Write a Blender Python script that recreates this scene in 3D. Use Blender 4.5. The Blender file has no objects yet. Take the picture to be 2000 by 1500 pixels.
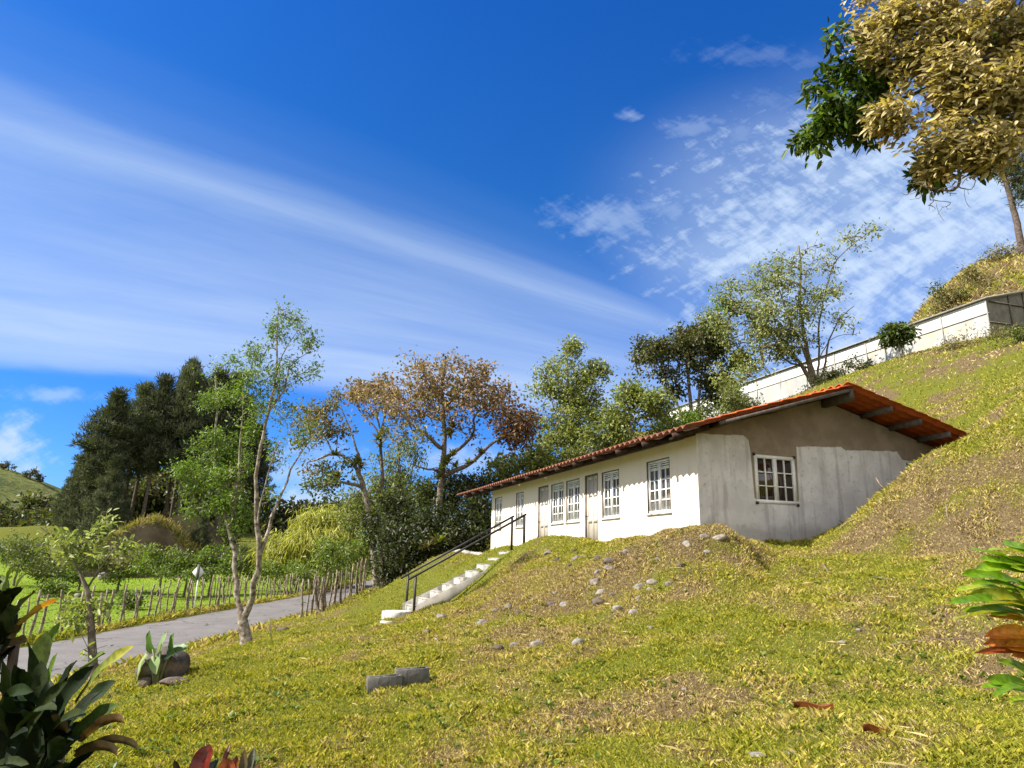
import bpy, math, random
import numpy as np
from mathutils import Vector, Matrix

# ------------------------------------------------------------------ scene, camera
scene = bpy.context.scene
col = scene.collection
FPX = 1300.0                       # focal length in pixels of the 2000 px wide photograph
PITCH = math.atan(341.0 / FPX)
ROLL = math.radians(1.4)
_f = np.array([0, math.cos(PITCH), math.sin(PITCH)])
_r0 = np.array([1.0, 0, 0])
_u0 = np.array([0, -math.sin(PITCH), math.cos(PITCH)])
_r = _r0 * math.cos(ROLL) + _u0 * math.sin(ROLL)
_u = -_r0 * math.sin(ROLL) + _u0 * math.cos(ROLL)
cam_data = bpy.data.cameras.new('camera')
cam = bpy.data.objects.new('camera', cam_data)
col.objects.link(cam)
cam_data.sensor_fit = 'HORIZONTAL'
cam_data.angle = 2 * math.atan(1000.0 / FPX)
cam_data.clip_start = 0.05
cam_data.clip_end = 3000
M4 = Matrix(((_r[0], _u[0], -_f[0], 0), (_r[1], _u[1], -_f[1], 0), (_r[2], _u[2], -_f[2], 0), (0, 0, 0, 1)))
cam.matrix_world = M4
scene.camera = cam

def P(px, py, Y):
    """point at forward distance Y metres on the sight line measured in the photograph"""
    d = _f + (px - 1000) / FPX * _r + (750 - py) / FPX * _u
    return d * (Y / d[1])

# ------------------------------------------------------------------ noise
def _hash(ix, iy, iz, seed):
    h = (ix * 374761393 + iy * 668265263 + iz * 2147483647 + seed * 1274126177) & 0xFFFFFFFF
    h = ((h ^ (h >> 13)) * 1274126177) & 0xFFFFFFFF
    h = h ^ (h >> 16)
    return (h & 0xFFFF) / 65535.0

def vnoise(x, y, seed=0):
    x = np.asarray(x, float); y = np.asarray(y, float)
    ix = np.floor(x).astype(np.int64); iy = np.floor(y).astype(np.int64)
    fx = x - ix; fy = y - iy
    fx = fx * fx * (3 - 2 * fx); fy = fy * fy * (3 - 2 * fy)
    z = np.zeros_like(ix)
    a = _hash(ix, iy, z, seed); b = _hash(ix + 1, iy, z, seed)
    c = _hash(ix, iy + 1, z, seed); d = _hash(ix + 1, iy + 1, z, seed)
    return (a * (1 - fx) + b * fx) * (1 - fy) + (c * (1 - fx) + d * fx) * fy

def fbm(x, y, seed=0, oct=4):
    s = 0; a = .5; t = 0
    for k in range(oct):
        s = s + a * vnoise(np.asarray(x) * 2 ** k, np.asarray(y) * 2 ** k, seed + k * 17); t += a; a *= .5
    return s / t

def sstep(a, b, x):
    t = np.clip((x - a) / (b - a), 0, 1)
    return t * t * (3 - 2 * t)

# ------------------------------------------------------------------ mesh helpers
def norm(v):
    v = np.asarray(v, float)
    return v / (np.linalg.norm(v, axis=-1, keepdims=True) + 1e-12)

class MB:
    """collects polygons; build() links them as one mesh object"""
    def __init__(s):
        s.v = []; s.n = 0; s.loops = []; s.tot = []; s.tint = []; s.has_tint = False
    def add(s, V, faces, tint=None):
        V = np.asarray(V, float).reshape(-1, 3)
        faces = np.asarray(faces, np.int64)
        s.v.append(V)
        s.loops.append((faces + s.n).ravel()); s.tot.append(np.full(len(faces), faces.shape[1]))
        if tint is not None:
            s.has_tint = True
            t = np.asarray(tint, float)
            if t.ndim == 1: t = np.tile(t, (len(faces), 1))
            s.tint.append(t)
        else:
            s.tint.append(np.full((len(faces), 3), .5))
        s.n += len(V)
    def boxp(s, c8, tint=None):
        s.add(c8, [[0, 3, 2, 1], [4, 5, 6, 7], [0, 1, 5, 4], [1, 2, 6, 5], [2, 3, 7, 6], [3, 0, 4, 7]], tint)
    def box(s, o, ax, ay, az, tint=None):
        """box from corner o spanned by three vectors"""
        o, ax, ay, az = (np.asarray(q, float) for q in (o, ax, ay, az))
        s.boxp([o, o + ax, o + ax + ay, o + ay, o + az, o + ax + az, o + ax + ay + az, o + ay + az], tint)
    def tube(s, pts, rad, k=6, cap=True, tint=None, squash=None):
        pts = np.asarray(pts, float); n = len(pts)
        rad = np.broadcast_to(np.asarray(rad, float), (n,))
        t = np.gradient(pts, axis=0); t = norm(t)
        a = np.array([0, 0, 1.0]) if abs(t[0][2]) < .9 else np.array([1.0, 0, 0])
        x = norm(np.cross(t[0], a)); V = []
        ang = np.arange(k) * 2 * math.pi / k
        ca, sa = np.cos(ang)[:, None], np.sin(ang)[:, None]
        for i in range(n):
            x = norm(x - t[i] * np.dot(x, t[i])); y = np.cross(t[i], x)
            V.append(pts[i] + rad[i] * (ca * x + sa * y))
        V = np.concatenate(V)
        j = np.arange(k); j2 = (j + 1) % k
        F = np.concatenate([np.stack([i * k + j, i * k + j2, (i + 1) * k + j2, (i + 1) * k + j], 1) for i in range(n - 1)])
        s.add(V, F, tint)
        if cap and k > 3:
            base = s.n - len(V)
            for ring, rev in ((0, True), (n - 1, False)):
                idx = base + ring * k + j
                if rev: idx = idx[::-1]
                s.loops.append(idx); s.tot.append(np.array([k]))
                s.tint.append(np.full((1, 3), .5) if tint is None else np.asarray(tint, float).reshape(-1, 3)[:1])
    def build(s, name, mat, parent=None, loc=None, smooth=False):
        V = np.concatenate(s.v) if s.v else np.zeros((0, 3))
        if parent is not None:
            L = np.array(root_loc(parent))
        else:
            L = np.array(loc if loc is not None else (0, 0, 0), float)
        me = bpy.data.meshes.new(name)
        loops = np.concatenate(s.loops).astype(np.int32); tot = np.concatenate(s.tot).astype(np.int32)
        me.vertices.add(len(V)); me.vertices.foreach_set('co', (V - L).astype(np.float32).ravel())
        me.loops.add(len(loops)); me.loops.foreach_set('vertex_index', loops)
        me.polygons.add(len(tot))
        st = np.concatenate([[0], np.cumsum(tot)[:-1]]).astype(np.int32)
        me.polygons.foreach_set('loop_start', st); me.polygons.foreach_set('loop_total', tot)
        if smooth: me.polygons.foreach_set('use_smooth', np.ones(len(tot), bool))
        if s.has_tint:
            at = me.attributes.new('tint', 'FLOAT_COLOR', 'FACE')
            T = np.concatenate(s.tint); T = np.concatenate([T, np.ones((len(T), 1))], 1)
            at.data.foreach_set('color', T.astype(np.float32).ravel())
        me.update(calc_edges=True); me.validate()
        if mat: me.materials.append(mat)
        o = bpy.data.objects.new(name, me); col.objects.link(o)
        if parent is not None: o.parent = parent
        else: o.location = L
        return o

def root_loc(o):
    while o.parent: o = o.parent
    return o.location

def tag(o, label=None, cat=None, group=None, kind=None):
    if label: o['label'] = label
    if cat: o['category'] = cat
    if group: o['group'] = group
    if kind: o['kind'] = kind
    return o

def thing(name, label, cat, loc, group=None):
    o = bpy.data.objects.new(name, None); col.objects.link(o)
    o.empty_display_size = .2
    o.location = tuple(float(q) for q in loc)
    return tag(o, label, cat, group)

# ------------------------------------------------------------------ materials
def new_mat(name):
    m = bpy.data.materials.new(name); m.use_nodes = True
    nt = m.node_tree; nt.nodes.clear()
    out = nt.nodes.new('ShaderNodeOutputMaterial')
    return m, nt, out

def N(nt, typ, **kw):
    n = nt.nodes.new(typ)
    for k, v in kw.items():
        if k in n.bl_rna.properties and k not in ('inputs',): setattr(n, k, v)
        else: n.inputs[k].default_value = v
    return n

def math_n(nt, op, a, b=None, c=None, clamp=False):
    n = nt.nodes.new('ShaderNodeMath'); n.operation = op; n.use_clamp = clamp
    for i, q in enumerate((a, b, c)):
        if q is None: continue
        if isinstance(q, (int, float)): n.inputs[i].default_value = q
        else: nt.links.new(q, n.inputs[i])
    return n.outputs[0]

def maprange(nt, x, a, b, c=0.0, d=1.0, smooth=True):
    n = nt.nodes.new('ShaderNodeMapRange'); n.interpolation_type = 'SMOOTHSTEP' if smooth else 'LINEAR'
    nt.links.new(x, n.inputs[0])
    for i, q in enumerate((a, b, c, d)): n.inputs[i + 1].default_value = q
    return n.outputs[0]

def mixc(nt, fac, a, b, blend='MIX'):
    n = nt.nodes.new('ShaderNodeMix'); n.data_type = 'RGBA'; n.blend_type = blend
    for idx, q in ((0, fac), (6, a), (7, b)):
        if isinstance(q, (int, float)): n.inputs[idx].default_value = q
        elif isinstance(q, tuple): n.inputs[idx].default_value = (*q, 1)
        else: nt.links.new(q, n.inputs[idx])
    return n.outputs[2]

def noise_n(nt, vec, scale, detail=4, rough=.55, dist=0):
    n = nt.nodes.new('ShaderNodeTexNoise'); n.inputs['Scale'].default_value = scale
    n.inputs['Detail'].default_value = detail; n.inputs['Roughness'].default_value = rough
    n.inputs['Distortion'].default_value = dist
    if vec is not None: nt.links.new(vec, n.inputs['Vector'])
    return n.outputs['Fac']

def coord(nt, kind='Object'):
    return nt.nodes.new('ShaderNodeTexCoord').outputs[kind]

def mapping(nt, vec, scale=(1, 1, 1), rot=(0, 0, 0), loc=(0, 0, 0)):
    n = nt.nodes.new('ShaderNodeMapping'); nt.links.new(vec, n.inputs[0])
    n.inputs['Scale'].default_value = scale; n.inputs['Rotation'].default_value = rot; n.inputs['Location'].default_value = loc
    return n.outputs[0]

def principled(nt, out, colr, rough=.8, spec=.3, bump=None, bump_s=.3, bump_d=.02, metal=0):
    b = nt.nodes.new('ShaderNodeBsdfPrincipled')
    if isinstance(colr, tuple): b.inputs['Base Color'].default_value = (*colr, 1)
    else: nt.links.new(colr, b.inputs['Base Color'])
    if isinstance(rough, (int, float)): b.inputs['Roughness'].default_value = rough
    else: nt.links.new(rough, b.inputs['Roughness'])
    b.inputs['Specular IOR Level'].default_value = spec
    b.inputs['Metallic'].default_value = metal
    if bump is not None:
        bn = nt.nodes.new('ShaderNodeBump'); bn.inputs['Strength'].default_value = bump_s; bn.inputs['Distance'].default_value = bump_d
        nt.links.new(bump, bn.inputs['Height']); nt.links.new(bn.outputs[0], b.inputs['Normal'])
    nt.links.new(b.outputs[0], out.inputs[0])
    return b

def mat_mottled(name, c1, c2, scale=6, rough=.85, spec=.25, bump=.3, bscale=40, bdist=.01, c3=None, s3=1.3):
    m, nt, out = new_mat(name)
    v = coord(nt)
    f = maprange(nt, noise_n(nt, v, scale, 5), .35, .65)
    c = mixc(nt, f, c1, c2)
    if c3: c = mixc(nt, maprange(nt, noise_n(nt, v, s3, 5, .6), .52, .66), c, c3)
    principled(nt, out, c, rough, spec, noise_n(nt, v, bscale, 4), bump, bdist)
    return m

def mat_leaf(name, trans=.35, rough=.5, spec=.35, var=.0):
    """leaf: colour of each leaf from its own tint, light passes partly through"""
    m, nt, out = new_mat(name)
    a = nt.nodes.new('ShaderNodeAttribute'); a.attribute_name = 'tint'
    b = nt.nodes.new('ShaderNodeBsdfPrincipled')
    nt.links.new(a.outputs['Color'], b.inputs['Base Color'])
    b.inputs['Roughness'].default_value = rough; b.inputs['Specular IOR Level'].default_value = spec
    t = nt.nodes.new('ShaderNodeBsdfTranslucent')
    tc = mixc(nt, 1.0, a.outputs['Color'], (1.35, 1.35, .55), 'MULTIPLY')
    nt.links.new(tc, t.inputs[0])
    mx = nt.nodes.new('ShaderNodeMixShader'); mx.inputs[0].default_value = trans
    nt.links.new(b.outputs[0], mx.inputs[1]); nt.links.new(t.outputs[0], mx.inputs[2])
    nt.links.new(mx.outputs[0], out.inputs[0])
    return m

def mat_strap(name, trans, rough, spec):
    """thick strap leaf: own tint, fine mottling, tip scorch and ribs"""
    m, nt, out = new_mat(name)
    a = nt.nodes.new('ShaderNodeAttribute'); a.attribute_name = 'tint'
    v = coord(nt)
    n1 = noise_n(nt, v, 38, 5, .65); n2 = noise_n(nt, v, 9, 3, .5)
    c = mixc(nt, 1.0, a.outputs['Color'], mixc(nt, maprange(nt, n1, .3, .7), (.62, .66, .6), (1.3, 1.22, 1.0)), 'MULTIPLY')
    c = mixc(nt, math_n(nt, 'MULTIPLY', maprange(nt, n2, .60, .72), .45), c, mixc(nt, 1.0, a.outputs['Color'], (1.9, 1.35, .5), 'MULTIPLY'))
    c = mixc(nt, maprange(nt, n1, .70, .76), c, (.07, .045, .02))
    b = nt.nodes.new('ShaderNodeBsdfPrincipled'); nt.links.new(c, b.inputs['Base Color'])
    nt.links.new(maprange(nt, n2, .3, .7, rough * .8, rough * 1.4), b.inputs['Roughness']); b.inputs['Specular IOR Level'].default_value = spec
    bn = nt.nodes.new('ShaderNodeBump'); bn.inputs['Strength'].default_value = .35; bn.inputs['Distance'].default_value = .004
    nt.links.new(n1, bn.inputs['Height']); nt.links.new(bn.outputs[0], b.inputs['Normal'])
    t = nt.nodes.new('ShaderNodeBsdfTranslucent'); nt.links.new(mixc(nt, 1.0, c, (1.35, 1.35, .55), 'MULTIPLY'), t.inputs[0])
    mx = nt.nodes.new('ShaderNodeMixShader'); mx.inputs[0].default_value = trans
    nt.links.new(b.outputs[0], mx.inputs[1]); nt.links.new(t.outputs[0], mx.inputs[2]); nt.links.new(mx.outputs[0], out.inputs[0])
    return m

M = {}
M['leaf'] = mat_leaf('leaf', .35)
M['leaf_gloss'] = mat_leaf('glossy_leaf', .25, .45, .25)
M['needle'] = mat_leaf('pine_needle', .25, .6, .2)
M['blade'] = mat_leaf('grass_blade', .35, .6, .2)
M['bark_pale'] = mat_mottled('pale_lichen_bark', (.34, .30, .245), (.09, .07, .05), 9, .9, .15, .7, 30, .025, (.19, .155, .115), 2.6)
M['bark_dark'] = mat_mottled('dark_bark', (.09, .07, .05), (.17, .135, .10), 6, .9, .1, .6, 30, .02)
M['bark_grey'] = mat_mottled('grey_bark', (.2, .17, .135), (.085, .07, .055), 9, .9, .1, .6, 30, .02)
M['bark_pine'] = mat_mottled('pine_bark', (.13, .10, .085), (.07, .055, .045), 5, .9, .1, .6, 25, .03)
M['twig'] = mat_mottled('twig_bark', (.24, .19, .14), (.13, .10, .075), 12, .9, .1, .3, 50, .004)
M['stake'] = mat_mottled('weathered_stake', (.29, .24, .18), (.12, .095, .07), 10, .9, .1, .5, 40, .01)
M['rock'] = mat_mottled('grey_rock', (.17, .155, .145), (.085, .075, .068), 7, .9, .2, .6, 22, .03, (.30, .24, .16), 2.5)
M['rock_dark'] = mat_mottled('dark_rock', (.105, .088, .075), (.05, .042, .036), 6, .9, .2, .6, 22, .03, (.14, .105, .07), 2.5)
M['concrete'] = mat_mottled('weathered_concrete', (.38, .37, .34), (.22, .21, .19), 7, .9, .2, .4, 50, .008, (.13, .12, .1), 2)
M['block'] = mat_mottled('concrete_block', (.125, .122, .112), (.08, .078, .07), 14, .95, .15, .7, 90, .008, (.05, .048, .038), 4)
M['black_metal'] = mat_mottled('black_painted_steel', (.018, .018, .018), (.035, .03, .028), 10, .45, .4, .1, 60, .002)
M['wire'] = mat_mottled('rusty_wire', (.10, .085, .07), (.06, .05, .04), 10, .6, .3, .1, 60, .001)
M['wood'] = mat_mottled('dark_grey_timber', (.075, .062, .055), (.12, .105, .092), 9, .85, .2, .3, 30, .005)
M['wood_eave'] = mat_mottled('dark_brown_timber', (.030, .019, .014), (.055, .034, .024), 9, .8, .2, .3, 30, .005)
M['frame'] = mat_mottled('white_window_paint', (.78, .78, .78), (.68, .68, .67), 18, .5, .4, .1, 60, .002)
M['bare'] = mat_mottled('bare_frame_edge', (.20, .16, .13), (.12, .09, .07), 12, .9, .1, .3, 40, .003)
M['lamp_white'] = mat_mottled('white_porcelain', (.8, .8, .78), (.74, .74, .72), 10, .3, .5, .0, 60, .001)
# ------------------------------------------------------------------ house frame (needed by the terrain)
HC = P(1371, 1100, 13.8) * np.array([1, 1, 0])      # near corner of the house, eye level is z = 0
_a = math.radians(-19.3)
U1 = np.array([math.sin(_a), math.cos(_a), 0])      # along the front, away from the camera
U2 = np.array([math.cos(_a), -math.sin(_a), 0])     # along the gable end, to the right
UZ = np.array([0, 0, 1.0])
HL, HW = 13.85, 7.0                                  # length and depth of the house
def H(t, s, z): return HC + U1 * t + U2 * s + UZ * z
STB = P(803, 1200, 19.1)                             # foot of the outside stair, near corner

# ------------------------------------------------------------------ terrain
CP = []
def cp(px, py, Y): CP.append(P(px, py, Y))
def cw(x, y, z): CP.append(np.array([x, y, z], float))
for q in [(0, 0, -1.62), (-3, 0, -1.8), (3, 0, -1.35), (0, -6, -1.6), (-4, -6, -1.9), (5, -6, -1.0), (-2.2, 2.8, -1.75), (3.4, 3.4, -1.3), (5, 3, -.95),
          (-6, 2, -2.2), (-6, 6, -2.2), (1.5, 3, -1.55)]: cw(*q)
for q in [(1000, 1500, 6), (500, 1500, 5.8), (150, 1480, 5.6), (1500, 1500, 5.3), (2000, 1500, 4.5), (2000, 1300, 7.2), (2000, 1120, 9.4), (2000, 960, 11), (2000, 800, 13),
          (1400, 1350, 7.3), (1700, 1400, 6.2), (1700, 1250, 8.2), (1700, 1110, 11.2), (1850, 1130, 9.4), (1850, 980, 11.6), (1000, 1300, 8.9), (1200, 1300, 8.4),
          (1150, 1200, 10.8), (1150, 1100, 13.2), (1400, 1200, 9.5), (1400, 1110, 11.0), (1550, 1150, 10.6), (1530, 1085, 12.8),
          (900, 1250, 10.8), (1000, 1180, 13.2), (900, 1180, 14.6), (1040, 1110, 16.0), (1000, 1079, 19.4),
          # crest of the bank in front of the house
          (985, 1082, 20.3), (1050, 1060, 17.4), (1150, 1057, 14.9), (1250, 1057, 13.2), (1340, 1052, 12.5), (1400, 1047, 12.2), (1450, 1062, 12.6),
          # foot and edge of the right-hand hill
          (1540, 1060, 14.0), (1612, 1060, 13.3), (1680, 1010, 12.8), (1760, 930, 12.9), (1820, 890, 13.1), (1880, 860, 13.4), (1940, 835, 13.4),
          # lawn going down to the road
          (780, 1340, 8.3), (500, 1350, 8.6), (250, 1320, 10.2), (220, 1420, 7.4), (485, 1262, 16), (620, 1240, 15.5), (750, 1215, 18.3), (805, 1203, 18.9),
          (650, 1205, 23.5), (740, 1160, 27.5), (800, 1121, 28), (860, 1088, 28.5), (350, 1300, 12),
          (900, 1140, 22.0), (850, 1150, 23),
          # upper slope
          (1830, 830, 21), (1700, 765, 30), (1620, 752, 36), (1620, 758, 43), (1520, 790, 47), (1760, 698, 36), (1760, 706, 40), (1900, 668, 34), (1900, 672, 37), (2000, 645, 33), (1900, 765, 25), (2000, 720, 24), (1950, 800, 17.5)]: cp(*q)
for q in [H(4, -.4, .3), H(8, -.4, .22), H(12, -.4, .18), H(14.5, -.6, .14), H(14.5, -2.2, .02), H(17, -.5, .1), H(0, -.5, .42), H(0, 1.5, .47), H(-.4, 3, .52),
          H(0, 8.2, 2.3), H(4, 8.2, 2.0), H(9, 8.2, 1.4), H(14, 8.2, .8), H(3, 11.5, 4.0), H(9, 11.5, 3.2), H(15, 10.5, 2), H(10, -1.7, .14), H(6, -1.5, .3),
          STB + UZ * -.12, STB + U2 * 1.0 - U1 * .15 + UZ * .26, STB + U2 * 1.9 - U1 * .15 + UZ * .90, STB + U2 * 2.6 - U1 * .25 + UZ * 1.62, STB + U2 * 3.1 - U1 * .2 + UZ * 2.0, STB - U2 * .8 + UZ * -.22,
          STB + U1 * 1.2 + UZ * .02, STB + U1 * 1.2 + U2 * 1.5 + UZ * .88, STB + U1 * 1.2 + U2 * 3.1 + UZ * 1.86, STB - U1 * .9 + U2 * 1.0 + UZ * .20, STB - U1 * .9 + U2 * 2.2 + UZ * 1.0]: cw(*q)
for q in [(1, 32, .1), (5, 33, 2), (8, 40, 6), (3, 45, 4), (-3, 36, -.6), (-8, 40, -1.9), (-4, 60, 0), (5, 60, 6), (10, 60, 11),
          (31, 44, 11.6), (25, 56, 11.8), (17, 72, 12), (29, 60, 12), (32, 66, 12.5), (35.5, 58, 15.5), (33, 78, 13), (38, 84, 18), (28, 92, 13), (36, 70, 16), (20, 85, 13), (44, 40, 13.5), (34.5, 52, 13), (38.6, 60, 21), (43, 63, 27), (50, 66, 32), (60, 70, 34), (42, 90, 26), (60, 30, 22),
          (30, 10, 11), (20, 5, 6), (13, 3, 2.6), (10, 8, 1.6), (20, -10, 4), (-20, -10, -2.7), (-60, 0, -2.7), (0, -30, -2), (40, -40, 8), (12, 13, 3.6),
          (-8.6, 5, -2.6), (-8.6, 12, -2.6), (-8.6, 20, -2.6), (-8.6, 30, -2.6), (-8.7, 45, -2.5), (-8.8, 60, -2.2), (-11, 0, -2.65), (-11, 20, -2.65), (-11, 40, -2.65), (-11, 70, -2.2), (-14, 10, -2.65), (-14, 30, -2.65),
          (-14, 50, -2.6), (-25, 30, -2.7), (-40, 50, -2.7), (-25, 60, -2.6), (-40, 66, -2.2), (-20, 72, -2.0), (-55, 80, 2.3), (-42, 84, 2.5), (-30, 88, 2.2), (-20, 100, -.6), (-70, 70, 0), (-100, 40, -2), (-90, 100, 2),
          (0, 120, 0), (40, 140, 12), (-60, 160, 0), (-160, 160, -2), (120, 60, 32), (150, 150, 30), (-300, 300, -5), (0, 350, -6), (300, 300, 10), (300, 0, 20), (-300, 0, -5), (0, -300, -5), (300, -300, 0), (-300, -300, -5)]: cw(*q)
CP = np.array(CP)
def _kern(d2, sc): return np.sqrt(d2 + sc)
_d2 = ((CP[:, None, :2] - CP[None, :, :2]) ** 2).sum(-1)
_A = _kern(_d2, 1.2); _n = len(CP)
_A[np.arange(_n), np.arange(_n)] -= .12
_AA = np.zeros((_n + 1, _n + 1)); _AA[:_n, :_n] = _A; _AA[_n, :_n] = 1; _AA[:_n, _n] = 1
_W = np.linalg.solve(_AA, np.concatenate([CP[:, 2], [0]]))

ROAD_A, ROAD_B = -13.3, -8.9
def road_z(Y): return -2.62 + .4 * sstep(45, 75, np.asarray(Y, float))
def road_edge(Y, side):
    w = (vnoise(np.asarray(Y, float) * .8, 0 * np.asarray(Y, float), 5 + side) - .5) * .28 + (vnoise(np.asarray(Y, float) * 3, 0 * np.asarray(Y, float), 9 + side) - .5) * .12
    return (ROAD_A if side == 0 else ROAD_B) + w

def ground(X, Y, micro=True):
    X = np.atleast_1d(np.asarray(X, float)); Y = np.atleast_1d(np.asarray(Y, float))
    Z = np.empty(len(X))
    for i in range(0, len(X), 40000):
        q = np.stack([X[i:i + 40000], Y[i:i + 40000]], 1)
        d2 = ((q[:, None] - CP[None, :, :2]) ** 2).sum(-1)
        Z[i:i + 40000] = _kern(d2, 1.2) @ _W[:_n] + _W[_n]
    if micro:
        near = 1 - sstep(25, 70, np.hypot(X, Y))
        Z = Z + near * ((fbm(X * .9, Y * .9, 3, 3) - .5) * .24 + (fbm(X * 2.6, Y * 2.6, 31, 3) - .5) * .14)
        Z = Z + (1 - near) * (fbm(X * .12, Y * .12, 8, 3) - .5) * .8
        mnd = np.exp(-(((X - 1.3) / 3.2) ** 2 + ((Y - 12.0) / 2.6) ** 2)) + .8 * np.exp(-(((X - 7.6) / 2.0) ** 2 + ((Y - 11.0) / 2.4) ** 2))
        Z = Z + near * mnd * ((fbm(X * 1.6 + 3, Y * 1.6, 83, 4) - .5) * .34)
        for (gx, gy, gY), rx_, ry_, ah in (((1230, 1140, 12.0), 2.0, .9, .22), ((1790, 985, 12.3), 1.2, .8, .16), ((1930, 900, 12.2), 1.0, .8, .04)):
            g = P(gx, gy, gY); Z = Z + ah * np.exp(-(((X - g[0]) / rx_) ** 2 + ((Y - g[1]) / ry_) ** 2))
        # the trampled mound beside the near corner and the shallow gully across the lawn
        g = P(1432, 1062, 12.0)
        Z = Z + .13 * np.exp(-(((X - g[0] + .1) / .45) ** 2 + ((Y - g[1]) / .45) ** 2)) - .30 * np.exp(-(((X - g[0] - .42) / .28) ** 2 + ((Y - g[1] + .45) / .5) ** 2))
        g = P(575, 1425, 7.3)
        Z = Z - .26 * np.exp(-(((X - g[0]) / 1.1) ** 2 + ((Y - g[1] - .22 * (X - g[0])) / .20) ** 2)) + .10 * np.exp(-(((X - g[0] + .3) / 1.0) ** 2 + ((Y - g[1] - .22 * (X - g[0]) + .35) / .22) ** 2))
    # flat bed under the road
    w = sstep(ROAD_A - 1.0, ROAD_A - .1, X) * (1 - sstep(ROAD_B + .1, ROAD_B + 1.0, X)) * (1 - sstep(72, 80, Y))
    Z = Z * (1 - w) + (road_z(Y) - .035) * w
    # level floor inside the house
    rx, ry = X - HC[0], Y - HC[1]
    t = rx * U1[0] + ry * U1[1]; s = rx * U2[0] + ry * U2[1]
    w = sstep(.05, .3, t) * (1 - sstep(HL - .3, HL - .05, t)) * sstep(.05, .3, s) * (1 - sstep(HW - .3, HW - .05, s))
    Z = Z * (1 - w) + np.minimum(Z, -.1) * w
    return Z

def gz(x, y): return float(ground([x], [y])[0])
def G(px, py, Y):
    """ground point under a sight line at forward distance Y"""
    p = P(px, py, Y); return np.array([p[0], p[1], gz(p[0], p[1])])
def hit(px, py, y0=3.0, y1=90.0):
    """where a sight line first meets the ground"""
    Ys = np.concatenate([np.arange(y0, 30, .05), np.arange(30, y1, .3)])
    d = P(px, py, 1.0)
    pts = Ys[:, None] * d
    below = pts[:, 2] < ground(pts[:, 0], pts[:, 1])
    i = int(np.argmax(below)) if below.any() else len(Ys) - 1
    return np.array([pts[i, 0], pts[i, 1], gz(pts[i, 0], pts[i, 1])])

# how dry (0 green .. 1 straw) the turf is
def dryness(X, Y):
    X = np.asarray(X, float); Y = np.asarray(Y, float)
    n = fbm(X * .55, Y * .55, 41, 4)
    n2 = fbm(X * 2.1, Y * 2.1, 47, 3)
    n3_ = fbm(X * .8 + 9, Y * 1.6 + 4, 53, 3)
    b = .325 + .72 * (n - .5) * 2 + .50 * (n2 - .5) * 2 + .35 * sstep(.58, .72, n3_)
    def blob(cx, cy, rx, ry, a): return a * np.exp(-(((X - cx) / rx) ** 2 + ((Y - cy) / ry) ** 2))
    b = b + blob(1.6, 11.8, 2.6, 1.8, .20) + blob(-.2, 13.5, 1.6, 2.2, .16) + blob(3.6, 11.2, 1.2, 1.2, .14) + blob(7.5, 11.5, 1.6, 2.4, .06) + blob(4.5, 7.5, 1.4, 1.6, .14)
    b = b + blob(1.2, 7.0, 1.6, .8, .12) - blob(-3.5, 18, 3, 4, .22) - blob(2.3, 9.0, 2.0, .8, .15) - blob(-1, 23, 3, 5, .3)
    b = b - .6 * sstep(13.4, 15, -X) * sstep(-20, 0, Y) - .06 * sstep(11, 16, X) + .35 * sstep(44, 56, Y) * sstep(22, 30, X)
    return np.clip(b, 0, 1)

_us = np.linspace(-math.asinh(420 / 5.0), math.asinh(420 / 5.0), 470)
GX = 1.0 + 5.0 * np.sinh(_us)
GY = 11.0 + 5.0 * np.sinh(_us)
_XX, _YY = np.meshgrid(GX, GY, indexing='ij')
_ZZ = ground(_XX.ravel(), _YY.ravel())
_ZG = _ZZ.reshape(_XX.shape)
def gfast(X, Y):
    """height of the ground sheet itself"""
    u = np.arcsinh((np.asarray(X) - 1.0) / 5.0); v = np.arcsinh((np.asarray(Y) - 11.0) / 5.0)
    fi = (u - _us[0]) / (_us[1] - _us[0]); fj = (v - _us[0]) / (_us[1] - _us[0])
    i = np.clip(fi.astype(int), 0, len(GX) - 2); j = np.clip(fj.astype(int), 0, len(GY) - 2)
    a = np.clip((np.asarray(X) - GX[i]) / (GX[i + 1] - GX[i]), 0, 1); b = np.clip((np.asarray(Y) - GY[j]) / (GY[j + 1] - GY[j]), 0, 1)
    return (_ZG[i, j] * (1 - a) + _ZG[i + 1, j] * a) * (1 - b) + (_ZG[i, j + 1] * (1 - a) + _ZG[i + 1, j + 1] * a) * b

def grid_faces(nx, ny):
    i, j = np.meshgrid(np.arange(nx - 1), np.arange(ny - 1), indexing='ij')
    a = (i * ny + j).ravel()
    return np.stack([a, a + ny, a + ny + 1, a + 1], 1)

def ground_material():
    m, nt, out = new_mat('meadow_soil')
    v = coord(nt)
    a = nt.nodes.new('ShaderNodeAttribute'); a.attribute_name = 'dry'
    f1 = noise_n(nt, v, 3.5, 6, .65); f2 = noise_n(nt, v, 22, 4, .6); f3 = noise_n(nt, v, .5, 4, .5)
    d = math_n(nt, 'ADD', a.outputs['Fac'], math_n(nt, 'MULTIPLY', math_n(nt, 'SUBTRACT', f1, .5), .9))
    green = mixc(nt, f2, (.05, .065, .009), (.15, .15, .024))
    straw = mixc(nt, f2, (.055, .040, .022), (.17, .125, .068))
    c = mixc(nt, maprange(nt, d, .25, .75), green, straw)
    c = mixc(nt, maprange(nt, f1, .64, .75), c, (.085, .06, .035))
    at = nt.nodes.new('ShaderNodeAttribute'); at.attribute_name = 'lush'
    c = mixc(nt, at.outputs['Fac'], c, mixc(nt, f3, (.10, .185, .014), (.19, .25, .03)))
    principled(nt, out, c, .95, .05, math_n(nt, 'ADD', f2, f1), .9, .05)
    return m
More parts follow.
